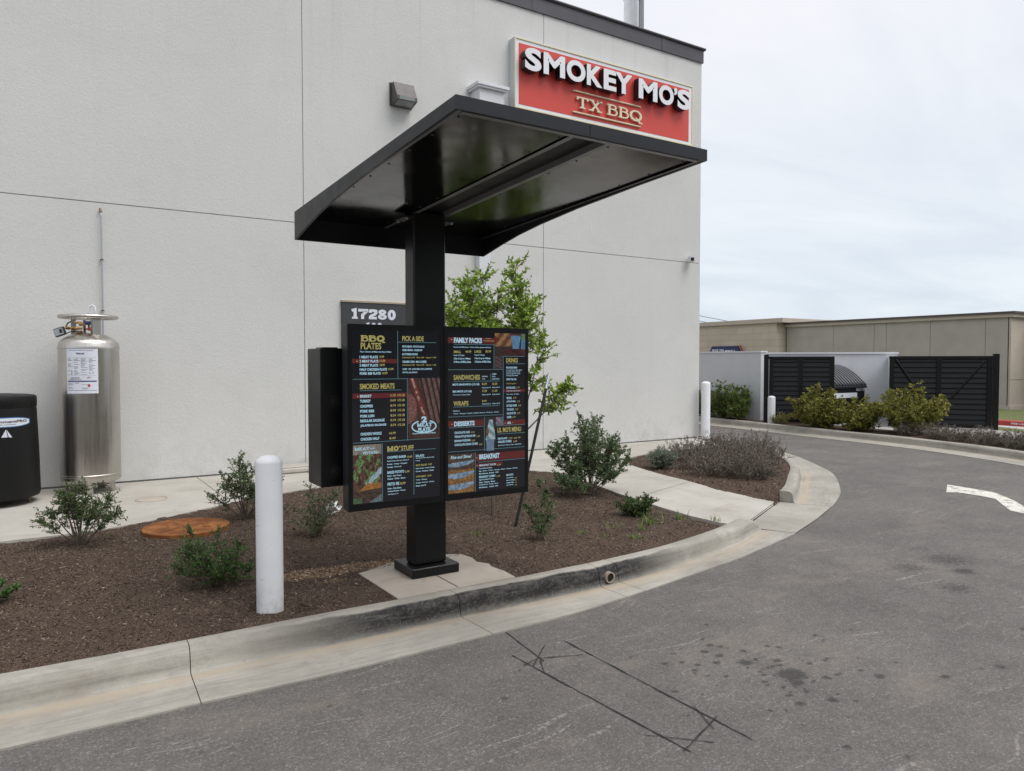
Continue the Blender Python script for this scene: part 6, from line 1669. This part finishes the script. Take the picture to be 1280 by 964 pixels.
shrub('bush', (15.95, 11.05, .13), 1.3, 1.35, 1.18, 'olive green bush before the left black gate', group=G4, stems=30, twigs=13, per=14, lsize=.06, leaf='leaf_olive', seed=54, start=.08, twig_len=.22, lowfill=.25)
shrub('bush', (16.1, 10.05, .13), 1.1, 1.15, .95, 'olive bush before the dumpster, between the two gates', group=G4, stems=26, twigs=12, per=14, lsize=.055, leaf='leaf_olive', seed=55, start=.08, twig_len=.25, lowfill=.25)
shrub('bush', (16.45, 9.05, .13), 1.6, 1.55, 1.16, 'broad olive bush before the right black gate', group=G4, stems=34, twigs=13, per=14, lsize=.06, leaf='leaf_olive', seed=56, start=.08, twig_len=.22, lowfill=.25)
twiggy('perennial', (16.05, 12.25, .12), .5, .5, .4, 'small brown plant at the foot of the far bollard', 'plant', None, 60, n=50, green=0, leaf='leaf_olive', lsize=.03)
shrub('bush', (16.55, 13.4, 1.55), .3, .3, .62, 'x', stems=5, twigs=5, per=8) if False else None
G5 = 'grey brown perennials along the far kerb'
for i, (x, y, w, h) in enumerate(((15.95, 8.85, .7, .38), (15.85, 8.2, .8, .42), (15.6, 7.75, .7, .36), (15.75, 7.3, .8, .40), (15.45, 6.95, .7, .34), (15.6, 6.6, .7, .40), (15.2, 6.35, .7, .36), (15.35, 5.95, .7, .4), (15.0, 5.6, .7, .38))):
    twiggy('perennial', (x, y, .13), w, w, h, ('grey brown perennial along the far kerb, %s from the olive bush' % ['first', 'second', 'third', 'fourth', 'fifth', 'sixth', 'seventh', 'eighth', 'ninth'][i]), 'plant', G5, 70+i, n=70, green=.06 if i in (1, 3, 6) else 0, lsize=.028)
# weeds and grass tufts
G6 = 'grass and weed tufts on the mulch'
for i, (x, y, h, nn, sp_, lb_) in enumerate(((5.02, 5.30, .20, 34, .10, 'tall light green grass tuft beside the low mounded shrub'), (4.76, 5.18, .13, 16, .06, 'short grass tuft left of the tall one near the kerb'), (4.62, 5.42, .09, 26, .09, 'low weed patch behind the short grass tuft'),
                                 (4.20, 5.35, .06, 30, .08, 'low weeds midway between the screens and the kerb end'), (4.30, 5.15, .05, 22, .07, 'flat green weeds on the mulch nearer the kerb'), (5.72, 5.12, .12, 12, .05, 'grass sprig growing at the kerb end by the path'),
                                 (4.52, 4.98, .07, 22, .08, 'small weeds just behind the kerb right of the drain'), (3.38, 5.9, .06, 20, .06, 'tiny weeds under the right menu screen'), (5.45, 5.35, .14, 14, .06, 'thin grass blades right of the low shrub'))):
    tuft('grass_tuft', (x, y, .14), h, nn, lb_, 'grass tuft', G6, 90+i, sp_)
tuft('grass_tuft', (.98, 6.3, .14), .05, 40, 'tiny green sprout on the mulch left of the leaning shrub', 'grass tuft', G6, 120, .05)
# unseen tree row behind the viewpoint, added only for its reflections
tl = MB(); g = np.random.default_rng(8)
P = []
for k in range(26):
    cx = -38+k*3.4; cy = -26+g.uniform(-3, 3); hh = g.uniform(5, 9)
    q = g.normal(size=(420, 3))*np.array([1.5, 1.5, hh*.22])+np.array([cx, cy, hh*.55]); P.append(q)
P = np.concatenate(P); P[:, 2] = np.maximum(P[:, 2], .2); V, F = leaves(P, g.normal(size=P.shape), 1.0, .8)
o = np_mesh('reflection_trees', V, F, 'leaf_green'); o['kind'] = 'stuff'; o['label'] = 'unseen row of trees behind the viewpoint, added for reflections'; o['category'] = 'woods'

# ================================================================== CAMERA
cam = bpy.data.cameras.new('camera'); co = bpy.data.objects.new('camera', cam); COL.objects.link(co); scene.camera = co
cam.sensor_width = 36; cam.sensor_fit = 'HORIZONTAL'; cam.lens = 920/1280*36; cam.clip_start = .05; cam.clip_end = 2000
A = R(57.4); pitch = math.atan(30/920)
fh = Vector((math.cos(A), math.sin(A), 0)); rt_ = Vector((math.sin(A), -math.cos(A), 0))
fw = fh*math.cos(pitch)+Vector((0, 0, -math.sin(pitch))); up = fh*math.sin(pitch)+Vector((0, 0, math.cos(pitch)))
co.matrix_world = Matrix(((rt_.x, up.x, -fw.x, 0), (rt_.y, up.y, -fw.y, 0), (rt_.z, up.z, -fw.z, 1.75), (0, 0, 0, 1)))

# ================================================================== LIGHT
SE, SA = R(60), R(-62)       # elevation, direction the light comes from (azimuth from +X)
sd = Vector((math.cos(SE)*math.cos(SA), math.cos(SE)*math.sin(SA), math.sin(SE)))
sl_ = bpy.data.lights.new('sun', 'SUN'); sl_.energy = 1.9; sl_.angle = R(42); sl_.color = (1.0, .98, .95)
so = bpy.data.objects.new('sun', sl_); COL.objects.link(so); so.rotation_euler = sd.to_track_quat('Z', 'Y').to_euler(); so.location = sd*50
w = bpy.data.worlds.new('World'); scene.world = w; w.use_nodes = True
nt = w.node_tree; N = nt.nodes; Lk = nt.links
bg = N['Background']; sky = N.new('ShaderNodeTexSky'); sky.sky_type = 'NISHITA'; sky.sun_disc = False
sky.sun_elevation = SE; sky.sun_rotation = math.pi/2-SA; sky.air_density = 1.0; sky.dust_density = 2.0
tc = N.new('ShaderNodeTexCoord'); sx = N.new('ShaderNodeSeparateXYZ'); Lk.new(tc.outputs['Generated'], sx.inputs[0])
# cloud layer: project the view direction on a high plane so the streaks flatten towards the horizon
mx_ = N.new('ShaderNodeMath'); mx_.operation = 'MAXIMUM'; Lk.new(sx.outputs[2], mx_.inputs[0]); mx_.inputs[1].default_value = 0.0
ad = N.new('ShaderNodeMath'); ad.operation = 'ADD'; Lk.new(mx_.outputs[0], ad.inputs[0]); ad.inputs[1].default_value = .12
dv = N.new('ShaderNodeVectorMath'); dv.operation = 'DIVIDE'; cb_ = N.new('ShaderNodeCombineXYZ')
for i in range(3): Lk.new(ad.outputs[0], cb_.inputs[i])
Lk.new(tc.outputs['Generated'], dv.inputs[0]); Lk.new(cb_.outputs[0], dv.inputs[1])
mp = N.new('ShaderNodeMapping'); Lk.new(dv.outputs[0], mp.inputs['Vector']); mp.inputs['Scale'].default_value = (.55, 1.1, .0); mp.inputs['Rotation'].default_value = (0, 0, .5)
nz = N.new('ShaderNodeTexNoise'); Lk.new(mp.outputs[0], nz.inputs['Vector']); nz.inputs['Scale'].default_value = 1.1; nz.inputs['Detail'].default_value = 8; nz.inputs['Roughness'].default_value = .58; nz.inputs['Distortion'].default_value = .5
rp_ = N.new('ShaderNodeValToRGB'); Lk.new(nz.outputs['Fac'], rp_.inputs['Fac'])
e = rp_.color_ramp.elements; e[0].position = .33; e[0].color = (5.9, 6.2, 6.6, 1); e[1].position = .64; e[1].color = (7.15, 7.25, 7.4, 1)
mxs = N.new('ShaderNodeMix'); mxs.data_type = 'RGBA'; mxs.inputs[0].default_value = .93
Lk.new(sky.outputs[0], mxs.inputs[6]); Lk.new(rp_.outputs[0], mxs.inputs[7])
# slightly bluer and dimmer band towards the horizon
hz = N.new('ShaderNodeMapRange'); Lk.new(sx.outputs[2], hz.inputs[0]); hz.inputs[1].default_value = 0; hz.inputs[2].default_value = .38; hz.inputs[3].default_value = 0; hz.inputs[4].default_value = 1
hm = N.new('ShaderNodeMix'); hm.data_type = 'RGBA'; Lk.new(hz.outputs[0], hm.inputs[0]); hm.inputs[6].default_value = (.86, .93, .98, 1); hm.inputs[7].default_value = (1.04, 1.03, 1.04, 1)
mm = N.new('ShaderNodeMix'); mm.data_type = 'RGBA'; mm.blend_type = 'MULTIPLY'; mm.inputs[0].default_value = 1.0
Lk.new(mxs.outputs[2], mm.inputs[6]); Lk.new(hm.outputs[2], mm.inputs[7]); Lk.new(mm.outputs[2], bg.inputs['Color'])
bg.inputs['Strength'].default_value = .097
scene.render.engine = 'CYCLES'; scene.cycles.use_denoising = True; scene.cycles.max_bounces = 6
vs_ = scene.view_settings; vs_.view_transform = 'Standard'; vs_.look = 'None'; vs_.gamma = 1; vs_.exposure = 0.48
